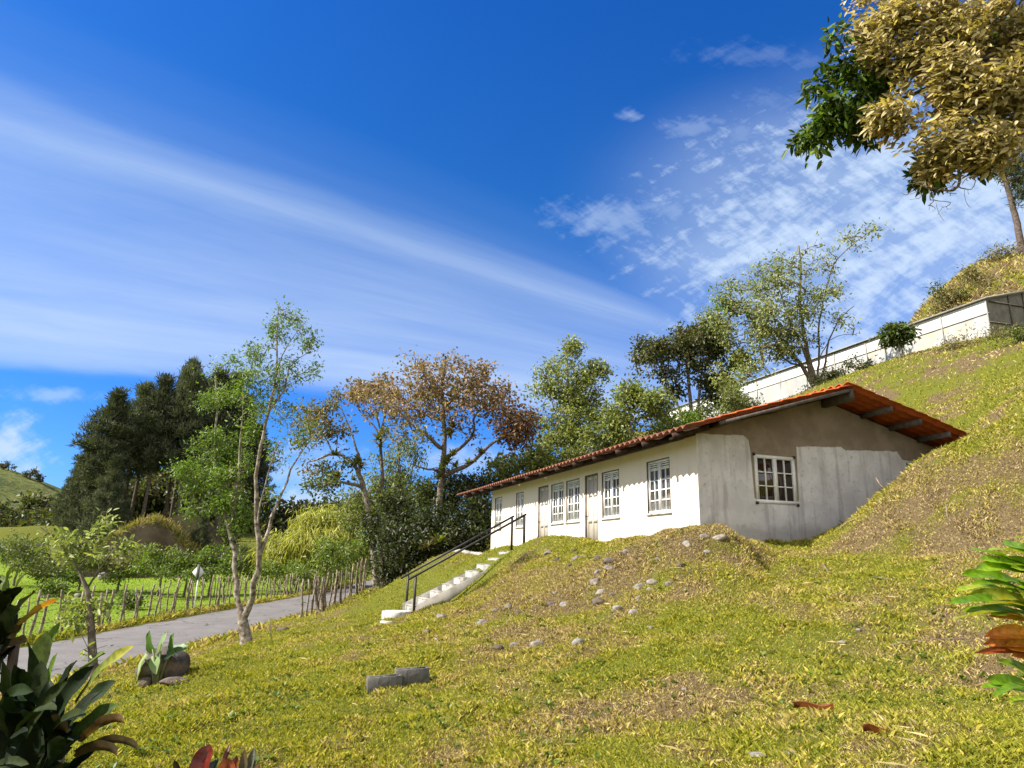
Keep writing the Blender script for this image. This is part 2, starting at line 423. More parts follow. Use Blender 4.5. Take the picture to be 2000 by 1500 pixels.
mb = MB(); mb.add(np.stack([_XX.ravel(), _YY.ravel(), _ZZ], 1), grid_faces(len(GX), len(GY)))
go = mb.build('ground', ground_material(), smooth=True)
_dry = dryness(_XX.ravel(), _YY.ravel())
def lushness(X, Y): return sstep(13.6, 14.6, -np.asarray(X, float)) * (1 - sstep(60, 75, np.asarray(Y, float) + .0 * np.asarray(X)))
for nm, arr in (('dry', _dry), ('lush', lushness(_XX.ravel(), _YY.ravel()))):
    at = go.data.attributes.new(nm, 'FLOAT', 'POINT'); at.data.foreach_set('value', arr.astype(np.float32))
tag(go, kind='structure')

# ------------------------------------------------------------------ road
def road_material():
    m, nt, out = new_mat('worn_asphalt')
    v = coord(nt)
    f1 = noise_n(nt, v, 1.1, 5, .6); f2 = noise_n(nt, v, 60, 3, .6)
    st = noise_n(nt, mapping(nt, v, (3.0, .35, 1)), 1.6, 5, .6)
    c = mixc(nt, maprange(nt, f1, .3, .7), (.10, .094, .088), (.145, .135, .127))
    c = mixc(nt, maprange(nt, st, .55, .72), c, (.085, .08, .08))
    c = mixc(nt, maprange(nt, f2, .4, .7), c, (.18, .17, .165))
    vo = nt.nodes.new('ShaderNodeTexVoronoi'); vo.feature = 'DISTANCE_TO_EDGE'; vo.inputs['Scale'].default_value = .55
    dn = nt.nodes.new('ShaderNodeVectorMath'); dn.operation = 'ADD'
    nz = nt.nodes.new('ShaderNodeTexNoise'); nz.inputs['Scale'].default_value = 2.2; nt.links.new(v, nz.inputs['Vector'])
    nt.links.new(v, dn.inputs[0]); nt.links.new(nz.outputs['Color'], dn.inputs[1]); nt.links.new(dn.outputs[0], vo.inputs['Vector'])
    cr = math_n(nt, 'MULTIPLY', maprange(nt, vo.outputs['Distance'], .0, .032, 1, 0), maprange(nt, noise_n(nt, v, .5, 2), .48, .6))
    c = mixc(nt, cr, c, (.035, .032, .03))
    principled(nt, out, c, .85, .25, f2, .35, .006)
    return m
Ys = np.linspace(-20, 78, 400)
xs = np.linspace(0, 1, 9)
E0, E1 = road_edge(Ys, 0), road_edge(Ys, 1)
RX = E0[None] * (1 - xs[:, None]) + E1[None] * xs[:, None]
RY = np.tile(Ys, (9, 1))
RZ = road_z(RY) + .03 * (1 - (2 * xs[:, None] - 1) ** 2) + (fbm(RX * .7, RY * .7, 77, 3) - .5) * .025
RZ[0] -= .05; RZ[-1] -= .05
mb = MB(); mb.add(np.stack([RX.ravel(), RY.ravel(), RZ.ravel()], 1), grid_faces(9, 400))
tag(mb.build('road', road_material(), smooth=True), kind='structure')

# ------------------------------------------------------------------ far hill on the left
def hill_material():
    m, nt, out = new_mat('far_hill_grass')
    v = coord(nt)
    f1 = noise_n(nt, v, .045, 6, .62); f2 = noise_n(nt, v, .4, 4, .6)
    a = nt.nodes.new('ShaderNodeAttribute'); a.attribute_name = 'wood'
    c = mixc(nt, maprange(nt, f2, .35, .65), (.07, .09, .025), (.13, .135, .042))
    c = mixc(nt, maprange(nt, f1, .5, .62), c, (.055, .075, .028))
    w = math_n(nt, 'ADD', a.outputs['Fac'], math_n(nt, 'MULTIPLY', math_n(nt, 'SUBTRACT', f1, .5), 1.2))
    c = mixc(nt, maprange(nt, w, .4, .55), c, (.025, .035, .02))
    principled(nt, out, c, .95, .05, f2, 1, .8)
    return m
hx = np.linspace(-330, 10, 150); hy = np.linspace(190, 420, 90)
HX, HY = np.meshgrid(hx, hy, indexing='ij')
def hill_h(X, Y):
    A = P(20, 885, 300)
    r = np.hypot((X - A[0] + 22) / 75, (Y - 300) / 80)
    z = A[2] * np.exp(-r ** 2 * .9) + (fbm(X * .02, Y * .02, 90, 4) - .5) * 14 * np.exp(-r * .8) + (fbm(X * .12, Y * .12, 93, 3) - .5) * 3 * np.exp(-r * .5) - 4
    return z
HZ = hill_h(HX, HY)
mb = MB(); mb.add(np.stack([HX.ravel(), HY.ravel(), HZ.ravel()], 1), grid_faces(150, 90))
ho = mb.build('hill', hill_material(), smooth=True)
at = ho.data.attributes.new('wood', 'FLOAT', 'POINT'); at.data.foreach_set('value', (1 - sstep(6, 17, HZ)).ravel().astype(np.float32))
tag(ho, kind='structure')

# ------------------------------------------------------------------ sun and sky
SUN_AZ, SUN_EL = math.radians(-101), math.radians(43)
S = np.array([math.sin(SUN_AZ) * math.cos(SUN_EL), math.cos(SUN_AZ) * math.cos(SUN_EL), math.sin(SUN_EL)])
sd = bpy.data.lights.new('sun', 'SUN'); sd.energy = 5.0; sd.angle = math.radians(.5); sd.color = (1, .93, .82)
so = bpy.data.objects.new('sun', sd); col.objects.link(so)
so.rotation_euler = Vector(-S).to_track_quat('-Z', 'Y').to_euler()

world = bpy.data.worlds.new('World'); scene.world = world; world.use_nodes = True
nt = world.node_tree; nt.nodes.clear()
wout = nt.nodes.new('ShaderNodeOutputWorld'); bg = nt.nodes.new('ShaderNodeBackground')
nt.links.new(bg.outputs[0], wout.inputs[0])
SKY_STRENGTH = .105
bg.inputs[1].default_value = SKY_STRENGTH
sky = nt.nodes.new('ShaderNodeTexSky'); sky.sky_type = 'NISHITA'; sky.sun_disc = False
sky.sun_elevation = SUN_EL; sky.sun_rotation = SUN_AZ % (2 * math.pi)
sky.altitude = 1200; sky.air_density = 1.0; sky.dust_density = .6; sky.ozone_density = 2.0
# clouds live at fixed compass directions: gnomonic coordinates about north (+Y)
gen = coord(nt, 'Generated')
sx = nt.nodes.new('ShaderNodeSeparateXYZ'); nt.links.new(gen, sx.inputs[0])
yy = math_n(nt, 'MAXIMUM', sx.outputs[1], .05)
uu = math_n(nt, 'DIVIDE', sx.outputs[0], yy); vv = math_n(nt, 'DIVIDE', sx.outputs[2], yy)
def uv(px, py):
    p = P(px, py, 1.0); return p[0], p[2]
C0 = uv(2240, 914)
du = math_n(nt, 'SUBTRACT', C0[0], uu); dv = math_n(nt, 'SUBTRACT', vv, C0[1])
th = math_n(nt, 'ARCTAN2', dv, du)
rr = math_n(nt, 'SQRT', math_n(nt, 'ADD', math_n(nt, 'MULTIPLY', du, du), math_n(nt, 'MULTIPLY', dv, dv)))
def theta(px, py):
    u_, v_ = uv(px, py); return math.atan2(v_ - C0[1], C0[0] - u_)
comb = nt.nodes.new('ShaderNodeCombineXYZ')
nt.links.new(math_n(nt, 'MULTIPLY', th, 9.0), comb.inputs[0]); nt.links.new(math_n(nt, 'MULTIPLY', rr, .9), comb.inputs[1])
st1 = noise_n(nt, comb.outputs[0], 1.3, 5, .55, .3)
comb2 = nt.nodes.new('ShaderNodeCombineXYZ')
nt.links.new(math_n(nt, 'MULTIPLY', th, 30.0), comb2.inputs[0]); nt.links.new(math_n(nt, 'MULTIPLY', rr, 2.0), comb2.inputs[1])
st2 = noise_n(nt, comb2.outputs[0], 1.0, 4, .5, .4)
comb4 = nt.nodes.new('ShaderNodeCombineXYZ')
nt.links.new(math_n(nt, 'MULTIPLY', th, 95.0), comb4.inputs[0]); nt.links.new(math_n(nt, 'MULTIPLY', rr, 3.2), comb4.inputs[1])
st3 = noise_n(nt, comb4.outputs[0], 1.0, 5, .65, .8)
st2 = math_n(nt, 'ADD', math_n(nt, 'MULTIPLY', st2, .6), math_n(nt, 'MULTIPLY', st3, .4))
wob = math_n(nt, 'ADD', th, math_n(nt, 'MULTIPLY', math_n(nt, 'SUBTRACT', st1, .5), .05))
t_lo, t_hi = theta(0, 712), theta(0, 120)
ramp = nt.nodes.new('ShaderNodeValToRGB'); ramp.color_ramp.interpolation = 'EASE'
def tpos(px, py): return (theta(px, py) - (t_lo - .08)) / (t_hi + .08 - (t_lo - .08))
pos = [(0, 0), (tpos(0, 735), 0.0), (tpos(0, 690), .70), (tpos(0, 640), .80), (tpos(0, 560), .60), (tpos(0, 470), .50), (tpos(0, 380), .40), (tpos(0, 300), .38), (tpos(0, 235), .48), (tpos(0, 190), .30), (tpos(0, 140), .10), (tpos(0, 60), .04), (1, 0)]
cr_ = ramp.color_ramp
cr_.elements[0].position = 0; cr_.elements[0].color = (0, 0, 0, 1)
cr_.elements[1].position = 1; cr_.elements[1].color = (0, 0, 0, 1)
for p_, v_ in pos[1:-1]:
    e = cr_.elements.new(min(max(p_, .001), .999)); e.color = (v_, v_, v_, 1)
nt.links.new(maprange(nt, wob, t_lo - .08, t_hi + .08, 0, 1, False), ramp.inputs[0])
veil = math_n(nt, 'MULTIPLY', ramp.outputs[0], math_n(nt, 'ADD', .10, math_n(nt, 'ADD', math_n(nt, 'MULTIPLY', st1, .75), math_n(nt, 'MULTIPLY', st2, 1.0))))
veil = math_n(nt, 'MULTIPLY', veil, .88)
veil = math_n(nt, 'MULTIPLY', veil, maprange(nt, uu, uv(1150, 600)[0], uv(1600, 600)[0], 1, .35))
# mottled high cloud on the right
comb3 = nt.nodes.new('ShaderNodeCombineXYZ'); nt.links.new(uu, comb3.inputs[0]); nt.links.new(vv, comb3.inputs[1])
rp0 = mapping(nt, comb3.outputs[0], (1, 1, 1), (0, 0, math.radians(-30)))
rp = mapping(nt, rp0, (5.5, 16, 1))
n1a = noise_n(nt, rp, 1.5, 8, .66, .25)
rq = mapping(nt, comb3.outputs[0], (1, 1, 1), (0, 0, math.radians(35)))
n1b = noise_n(nt, mapping(nt, rq, (14, 34, 1)), 1.5, 4, .6, .3)
n1 = math_n(nt, 'ADD', math_n(nt, 'MULTIPLY', n1a, .66), math_n(nt, 'MULTIPLY', n1b, .34))
big = noise_n(nt, mapping(nt, comb3.outputs[0], (3.2, 5.5, 1), (0, 0, math.radians(-25)), (3.1, 7.7, 0)), 1.0, 3, .5)
c1, c2 = uv(1120, 480), uv(1330, 380)
msk = maprange(nt, uu, uv(1060, 500)[0], uv(1500, 500)[0])
# upper edge rises to the right; lower edge fades into clear blue above the trees
ln = math_n(nt, 'SUBTRACT', vv, math_n(nt, 'MULTIPLY', uu, .42))
e_hi = uv(1150, 380)[1] - .42 * uv(1150, 380)[0]; e_lo = uv(1700, 640)[1] - .42 * uv(1700, 640)[0]
msk = math_n(nt, 'MULTIPLY', msk, maprange(nt, ln, e_hi - .14, e_hi + .18, 1, 0))
msk = math_n(nt, 'MULTIPLY', msk, maprange(nt, ln, e_lo - .20, e_lo + .08, .55, 1))
thr = math_n(nt, 'SUBTRACT', .64, math_n(nt, 'MULTIPLY', msk, math_n(nt, 'ADD', .06, math_n(nt, 'MULTIPLY', big, .43))))
mott = maprange(nt, math_n(nt, 'SUBTRACT', n1, thr), -.10, .30)
mott = math_n(nt, 'MULTIPLY', mott, maprange(nt, msk, .02, .3))
haze_r = math_n(nt, 'MULTIPLY', math_n(nt, 'MULTIPLY', msk, .80), big)
mott = math_n(nt, 'MAXIMUM', math_n(nt, 'MULTIPLY', mott, .95), haze_r)
# a few small separate wisps
def puff(px, py, rx, ry, amt):
    u_, v_ = uv(px, py)
    a_ = math_n(nt, 'DIVIDE', math_n(nt, 'SUBTRACT', uu, u_), rx); b_ = math_n(nt, 'DIVIDE', math_n(nt, 'SUBTRACT', vv, v_), ry)
    d_ = math_n(nt, 'SQRT', math_n(nt, 'ADD', math_n(nt, 'MULTIPLY', a_, a_), math_n(nt, 'MULTIPLY', b_, b_)))
    d_ = math_n(nt, 'ADD', d_, math_n(nt, 'MULTIPLY', math_n(nt, 'SUBTRACT', n1, .5), 5.0))
    return math_n(nt, 'MULTIPLY', maprange(nt, d_, -.2, 1.3, 1, 0), amt)
tot = math_n(nt, 'MAXIMUM', veil, mott)
for a_ in [(1445, 260, .09, .045, .30), (1345, 248, .06, .03, .30), (1230, 225, .022, .012, .35), (1530, 215, .12, .05, .2), (1200, 430, .10, .05, .4), (1290, 400, .06, .05, .35), (15, 880, .055, .05, .85), (110, 772, .06, .012, .4), 
           (615, 985, .10, .035, .75), (900, 900, .10, .03, .55), (580, 920, .12, .05, .5), (1500, 110, .14, .03, .14)]:
    tot = math_n(nt, 'MAXIMUM', tot, puff(*a_))
tot = math_n(nt, 'MULTIPLY', tot, maprange(nt, sx.outputs[1], .05, .3))
tot = math_n(nt, 'MULTIPLY', tot, 1.0, clamp=True)
hs = nt.nodes.new('ShaderNodeHueSaturation'); hs.inputs['Saturation'].default_value = 1.35; hs.inputs['Value'].default_value = 1.0
nt.links.new(sky.outputs[0], hs.inputs['Color'])
CLOUD = (2.7, 3.35, 4.3)
low = nt.nodes.new('ShaderNodeValToRGB')
for k_, (p_, c_) in enumerate([(.0, (.20, .33, .62)), (.12, (.27, .45, .76)), (.3, (.30, .52, .84)), (.62, (.46, .64, .84)), (1.0, (.32, .58, .92))]):
    e = low.color_ramp.elements[k_] if k_ < 2 else low.color_ramp.elements.new(p_)
    e.position = p_; e.color = (*c_, 1)
nt.links.new(maprange(nt, sx.outputs[2], 0, .75, 0, 1, False), low.inputs[0])
skyb = mixc(nt, 1.0, hs.outputs[0], low.outputs[0], 'MULTIPLY')
back = maprange(nt, sx.outputs[1], .05, -.35)          # unseen white cloud added behind the viewer as fill light for the shaded gable
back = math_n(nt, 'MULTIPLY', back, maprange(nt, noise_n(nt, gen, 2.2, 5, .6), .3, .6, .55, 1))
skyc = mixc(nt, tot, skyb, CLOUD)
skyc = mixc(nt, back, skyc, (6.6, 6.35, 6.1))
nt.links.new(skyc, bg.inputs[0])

vs = scene.view_settings
scene.display_settings.display_device = 'sRGB'
vs.view_transform = 'Standard'; vs.look = 'None'; vs.gamma = 1; vs.use_curve_mapping = False
vs.exposure = 1.2
scene.cycles.max_bounces = 6; scene.cycles.diffuse_bounces = 3; scene.cycles.glossy_bounces = 2
scene.cycles.transmission_bounces = 4; scene.cycles.transparent_max_bounces = 4
scene.cycles.caustics_reflective = False; scene.cycles.caustics_refractive = False
scene.cycles.use_denoising = True
# ------------------------------------------------------------------ house
def wall_material():
    m, nt, out = new_mat('house_plaster')
    v = coord(nt)
    g = nt.nodes.new('ShaderNodeNewGeometry')
    dp = nt.nodes.new('ShaderNodeVectorMath'); dp.operation = 'DOT_PRODUCT'
    nt.links.new(g.outputs['True Normal'], dp.inputs[0]); dp.inputs[1].default_value = tuple(-U2)
    front = math_n(nt, 'GREATER_THAN', dp.outputs['Value'], .5)
    def along(ax):
        n = nt.nodes.new('ShaderNodeVectorMath'); n.operation = 'DOT_PRODUCT'; nt.links.new(v, n.inputs[0]); n.inputs[1].default_value = tuple(ax); return n.outputs['Value']
    t_, s_, z_ = along(U1), along(U2), along(UZ)
    cb = nt.nodes.new('ShaderNodeCombineXYZ'); nt.links.new(s_, cb.inputs[0]); nt.links.new(t_, cb.inputs[1]); nt.links.new(z_, cb.inputs[2]); lv = cb.outputs[0]
    n1 = noise_n(nt, lv, 1.6, 6, .62); n2 = noise_n(nt, lv, 9, 5, .6); n3 = noise_n(nt, mapping(nt, lv, (5, 5, .5)), 1.0, 5, .62)
    n4 = noise_n(nt, lv, 45, 4, .6)
    # painted front
    white = mixc(nt, math_n(nt, 'MULTIPLY', maprange(nt, n3, .50, .75), .55), (.69, .605, .515), (.60, .51, .42))
    white = mixc(nt, math_n(nt, 'MULTIPLY', maprange(nt, n2, .60, .75), .5), white, (.42, .34, .27))
    # bare render on the gable: two coats with a ragged edge
    lo = mixc(nt, maprange(nt, n1, .36, .64), (.50, .485, .49), (.63, .615, .62))
    lo = mixc(nt, maprange(nt, n2, .55, .72), lo, (.38, .365, .37))
    lo = mixc(nt, math_n(nt, 'MULTIPLY', maprange(nt, n3, .50, .66), .75), lo, (.36, .34, .34))
    hi = mixc(nt, maprange(nt, n1, .4, .6), (.20, .155, .115), (.255, .205, .155))
    hi = mixc(nt, math_n(nt, 'MULTIPLY', maprange(nt, n2, .55, .7), .35), hi, (.16, .12, .085))
    st = nt.nodes.new('ShaderNodeValToRGB'); st.color_ramp.interpolation = 'LINEAR'
    pts = [(0, 2.46), (1.2, 2.52), (1.36, 2.40), (1.40, 1.0), (2.56, 1.0), (2.62, 2.39), (3.9, 2.47), (4.02, 2.41), (5.6, 2.50), (5.75, 2.3), (7, 2.3)]
    el = st.color_ramp.elements
    for k_, (a_, b_) in enumerate(pts):
        e = el[k_] if k_ < 2 else el.new(a_ / 7)
        e.position = a_ / 7; e.color = (b_ / 4, b_ / 4, b_ / 4, 1)
    nt.links.new(math_n(nt, 'DIVIDE', s_, 7.0), st.inputs[0])
    edge = math_n(nt, 'ADD', math_n(nt, 'MULTIPLY', st.outputs[0], 4.0), math_n(nt, 'MULTIPLY', math_n(nt, 'SUBTRACT', noise_n(nt, mapping(nt, lv, (1, 1, .15)), 3.5, 4, .7), .5), .11))
    up = maprange(nt, math_n(nt, 'SUBTRACT', z_, edge), -.012, .012)
    # below the window the lower coat carries on
    up = math_n(nt, 'MULTIPLY', up, maprange(nt, z_, 1.17, 1.19))
    grey = mixc(nt, up, lo, hi)
    damp = maprange(nt, math_n(nt, 'ADD', z_, math_n(nt, 'MULTIPLY', n1, -1.5)), -.35, .05, .6, 0)
    grey = mixc(nt, damp, grey, (.20, .185, .175))
    splash = maprange(nt, math_n(nt, 'ADD', z_, math_n(nt, 'MULTIPLY', n2, -.5)), -.12, .30, .55, 0)
    white = mixc(nt, splash, white, (.40, .33, .25))
    c = mixc(nt, front, grey, white)
    principled(nt, out, c, .9, .15, math_n(nt, 'ADD', math_n(nt, 'MULTIPLY', n4, .5), n2), .35, .012)
    return m
M['wall'] = wall_material()

def roof_material():
    m, nt, out = new_mat('terracotta_roof_sheet')
    v = coord(nt)
    n1 = noise_n(nt, v, 1.3, 5, .6); n2 = noise_n(nt, v, 14, 4, .6)
    c = mixc(nt, maprange(nt, n1, .35, .65), (.48, .10, .02), (.36, .075, .02))
    c = mixc(nt, maprange(nt, n2, .58, .72), c, (.20, .06, .03))
    ds = nt.nodes.new('ShaderNodeVectorMath'); ds.operation = 'DOT_PRODUCT'; nt.links.new(v, ds.inputs[0]); ds.inputs[1].default_value = tuple(U2)
    grime = maprange(nt, math_n(nt, 'ADD', ds.outputs['Value'], math_n(nt, 'MULTIPLY', n1, .5)), -.55, .25, .85, 0)
    c = mixc(nt, grime, c, (.115, .045, .025))
    principled(nt, out, c, .6, .3, n2, .15, .004)
    return m
M['roof'] = roof_material()

Z0_ = .18
def pane_material(name, c1, c2, curtain=0.0):
    m, nt, out = new_mat(name)
    v = coord(nt)
    w = nt.nodes.new('ShaderNodeTexWave'); w.inputs['Scale'].default_value = 7; w.inputs['Distortion'].default_value = 2; w.inputs['Detail'].default_value = 2
    nt.links.new(mapping(nt, v, (1, 1, .06)), w.inputs['Vector'])
    c = mixc(nt, w.outputs['Fac'], c1, c2)
    sz = nt.nodes.new('ShaderNodeSeparateXYZ'); nt.links.new(v, sz.inputs[0])
    half = maprange(nt, math_n(nt, 'ADD', sz.outputs[2], math_n(nt, 'MULTIPLY', noise_n(nt, v, .8, 2), .5)), 1.62 - Z0_, 1.70 - Z0_, curtain, 0)
    c = mixc(nt, half, c, mixc(nt, w.outputs['Fac'], (.22, .215, .21), (.42, .41, .40)))
    principled(nt, out, c, .04, .9)
    return m
M['pane'] = pane_material('window_glass_over_curtain', (.025, .025, .03), (.10, .10, .10), .8)
M['pane_dark'] = pane_material('dark_window_glass', (.022, .012, .010), (.045, .026, .02))
M['door'] = mat_mottled('cream_door_paint', (.56, .50, .42), (.48, .43, .37), 10, .6, .3, .15, 40, .003)
M['white_paint'] = mat_mottled('whitewashed_concrete', (.58, .56, .52), (.42, .40, .36), 6, .9, .15, .3, 40, .006, (.25, .23, .2), 3)

Z0 = .18
house = thing('house', 'long low white house with red tiled roof and bare grey gable end', 'house', H(0, 0, Z0))
def hb(mb, t0, t1, s0, s1, z0, z1, tint=None):
    mb.boxp([H(t0, s0, z0), H(t1, s0, z0), H(t1, s1, z0), H(t0, s1, z0), H(t0, s0, z1), H(t1, s0, z1), H(t1, s1, z1), H(t0, s1, z1)], tint)

WIN = [(1.05, 2.0), (3.38, 4.30), (5.73, 6.62), (6.86, 7.77), (10.28, 11.0), (12.62, 13.42)]
DOOR = [(4.55, 5.37), (8.03, 8.90)]
WZ0, WZ1, DZ1 = 1.08, 2.27, 2.31
GWIN = [(1.44, 2.52, 1.27, 2.31), (5.88, 6.75, 1.45, 2.40)]
WT = 2.60                                            # wall plate
RIDGE_S, RIDGE_Z = 3.47, 3.86
SL_L, SL_R = .302, .255
def roof_z(s): return RIDGE_Z - (SL_L * (RIDGE_S - s) if s < RIDGE_S else SL_R * (s - RIDGE_S))

def wall_panel(mb, f, a0, a1, b0, b1, holes, d):
    """flat wall with openings: f(a, b, depth) -> point; reveals run d deep"""
    A = sorted(set([a0, a1] + [h[0] for h in holes] + [h[1] for h in holes])); B = sorted(set([b0, b1] + [h[2] for h in holes] + [h[3] for h in holes]))
    inh = lambda a, b: any(h[0] <= a <= h[1] and h[2] <= b <= h[3] for h in holes)
    for i in range(len(A) - 1):
        for j in range(len(B) - 1):
            if inh((A[i] + A[i + 1]) / 2, (B[j] + B[j + 1]) / 2): continue
            mb.add([f(A[i], B[j], 0), f(A[i + 1], B[j], 0), f(A[i + 1], B[j + 1], 0), f(A[i], B[j + 1], 0)], [[0, 1, 2, 3]])
    for h in holes:
        c = [(h[0], h[2]), (h[1], h[2]), (h[1], h[3]), (h[0], h[3])]
        for k in range(4):
            p, q = c[k], c[(k + 1) % 4]
            mb.add([f(*p, 0), f(*q, 0), f(*q, d), f(*p, d)], [[3, 2, 1, 0]])
wb = MB()
wall_panel(wb, lambda a, b, d: H(HL - a, d, b), 0, HL, -.4, WT, [(HL - b_, HL - a_, WZ0, WZ1) for a_, b_ in WIN] + [(HL - b_, HL - a_, Z0, DZ1) for a_, b_ in DOOR], .14)
wall_panel(wb, lambda a, b, d: H(d, a, b), 0, HW, -.4, WT, GWIN, .14)
wall_panel(wb, lambda a, b, d: H(HL - d, HW - a, b), 0, HW, -.4, WT, [], .14)
wall_panel(wb, lambda a, b, d: H(a, HW - d, b), 0, HL, -.4, WT, [], .14)
for t_, rev in ((0, 0), (HL, 1)):
    q = [H(t_, 0, WT), H(t_, HW, WT), H(t_, HW, roof_z(HW) - .14), H(t_, RIDGE_S, RIDGE_Z - .14), H(t_, 0, roof_z(0) - .14)]
    wb.add(q, [[4, 3, 2, 1, 0] if rev else [0, 1, 2, 3, 4]])
for s_, rev in ((0, 0), (HW, 1)):
    q = [H(0, s_, WT), H(HL, s_, WT), H(HL, s_, roof_z(s_) - .14), H(0, s_, roof_z(s_) - .14)]
    wb.add(q, [[0, 1, 2, 3] if rev else [3, 2, 1, 0]])
wb.build('wall', M['wall'], house)
fb = MB(); hb(fb, -.03, HL + 1.9, -.05, HW + .05, -.6, Z0 - .02)
fb.build('foundation', M['concrete'], house)

# roof: corrugated tile sheets, two slopes
def slope_mesh(s_eave, name):
    t0, t1 = -.92, 16.35
    per = .232
    nt_ = int((t1 - t0) / per * 8)
    T = np.linspace(t0, t1, nt_)
    s_top = RIDGE_S if s_eave < RIDGE_S else RIDGE_S - .13      # the back sheets stand a hand above the ridge
    run = abs(s_eave - s_top)
    rows = int(run / .36)
    ss = []
    for r in range(rows):
        a, b = r / rows, (r + 1) / rows
        ss += [(a + .0005, .0), (b - .012, -.0), (b - .0005, -.0)]
    Sg = np.array([q[0] for q in ss]); 
    drop = np.array([.022 * ((k // 3) * 0 + (1 if k % 3 == 0 else 0)) for k in range(len(ss))])
    TT, SG = np.meshgrid(T, Sg, indexing='ij')
    ph = TT / per * 2 * math.pi
    w = .031 * np.sin(ph) + .010 * np.sin(2 * ph + .6)
    # each row of the sheet starts a little lower than the one above ends
    fr = (SG * rows) % 1.0
    w = w + .020 * (fr - .5)
    s_ = s_top + (s_eave - s_top) * SG
    z_ = RIDGE_Z - (SL_L if s_eave < RIDGE_S else SL_R) * np.abs(s_ - RIDGE_S) * np.where((s_eave > RIDGE_S) & (s_ < RIDGE_S), -1, 1) + w + (.02 if s_eave > RIDGE_S else 0)
    sag = (fbm(TT * .35, SG * 2, 63, 2) - .5) * .05
    V = HC[None] + TT.reshape(-1, 1) * U1 + s_.reshape(-1, 1) * U2 + (z_ + sag).reshape(-1, 1) * UZ
    m = MB()
    F = grid_faces(nt_, len(Sg))
    if s_eave < RIDGE_S: F = F[:, ::-1]
    m.add(V, F)
    o = m.build(name, M['roof'], house)
    sol = o.modifiers.new('thickness', 'SOLIDIFY'); sol.thickness = .014; sol.offset = -1
    return o
tag(slope_mesh(-.82, 'roof_sheet')); slope_mesh(HW + .85, 'roof_sheet')
# timbers
def beam(m, p, q, w, h):
    p, q = np.asarray(p, float), np.asarray(q, float)
    d = norm(q - p); side = norm(np.cross(d, UZ)); up = np.cross(side, d)
    m.box(p - side * w / 2 - up * h, q - p, side * w, up * h)
for s_, w, h in [(RIDGE_S + .03, .12, .26), (4.62, .07, .13), (5.46, .07, .13), (6.32, .07, .13), (7.35, .07, .12), (1.9, .07, .10), (.45, .07, .10)]:
    m = MB(); zt = roof_z(s_) - .055
    beam(m, H(-.84, s_, zt), H(.10 if s_ != 7.35 else HL, s_, zt), w, h); m.build('purlin', M['wood'], house)
m = MB()
beam(m, H(-.86, -.05, roof_z(-.05) - .06), H(-.86, RIDGE_S - .05, RIDGE_Z - .075), .04, .07); m.build('barge_board', M['wood'], house)
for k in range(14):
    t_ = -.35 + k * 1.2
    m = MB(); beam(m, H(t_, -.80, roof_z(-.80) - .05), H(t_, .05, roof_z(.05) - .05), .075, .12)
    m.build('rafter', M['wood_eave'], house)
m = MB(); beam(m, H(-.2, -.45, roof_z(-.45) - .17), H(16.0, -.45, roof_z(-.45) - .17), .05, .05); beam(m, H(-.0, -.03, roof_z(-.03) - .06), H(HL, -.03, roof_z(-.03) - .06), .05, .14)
m.build('eave_beam', M['wood_eave'], house)

# front windows: two leaves, each two panes wide and four high under a slatted strip
def front_window(a, b):
    f = MB(); d0, d1 = .03, .085
    fr = .055; z0, z1 = WZ0, WZ1
    e = .002
    hb(f, a + e, b - e, d0, d1, z0 + e, z0 + fr); hb(f, a + e, b - e, d0, d1, z1 - fr * .8, z1 - e)
    hb(f, a + e, a + fr, d0, d1, z0 + fr, z1 - fr * .8); hb(f, b - fr, b - e, d0, d1, z0 + fr, z1 - fr * .8)
    c = (a + b) / 2
    hb(f, c - .05, c + .05, d0 - .006, d1, z0 + fr, z1 - fr * .8)
    zt = z1 - .20
    for k in range(3): hb(f, a + fr, c - .05, d0 + .014, d1 - .012, zt + .02 + k * .048, zt + .045 + k * .048); hb(f, c + .05, b - fr, d0 + .014, d1 - .012, zt + .02 + k * .048, zt + .045 + k * .048)
    for x0, x1 in ((a + fr, c - .05), (c + .05, b - fr)):
        hb(f, x0, x1, d0 + .01, d1 - .01, zt - .018, zt + .012)
        xm = (x0 + x1) / 2
        hb(f, xm - .014, xm + .014, d0 + .012, d1 - .012, z0 + fr, zt - .018)
        for k in range(1, 4):
            zz = z0 + fr + (zt - .018 - z0 - fr) * k / 4
            hb(f, x0, xm - .014, d0 + .013, d1 - .013, zz - .014, zz + .014); hb(f, xm + .014, x1, d0 + .013, d1 - .013, zz - .014, zz + .014)
    w = f.build('window', M['frame'], house)
    p = MB(); hb(p, a + fr * .5, b - fr * .5, d1 - .022, d1 - .012, z0 + fr * .5, z1 - fr * .5); p.build('pane', M['pane'], w)
    s = MB(); hb(s, a - .05, b + .05, -.035, .03, z0 - .045, z0 + .001); s.build('sill', M['white_paint'], w)
    r = MB()
    hb(r, a - .012, a + .001, -.006, .025, z0 + .01, z1 + .012); hb(r, b - .001, b + .012, -.006, .025, z0 + .01, z1 + .012); hb(r, a + .001, b - .001, -.006, .025, z1 - .002, z1 + .014)
    r.build('trim', M['bare'], w)
for a, b in WIN: front_window(a, b)
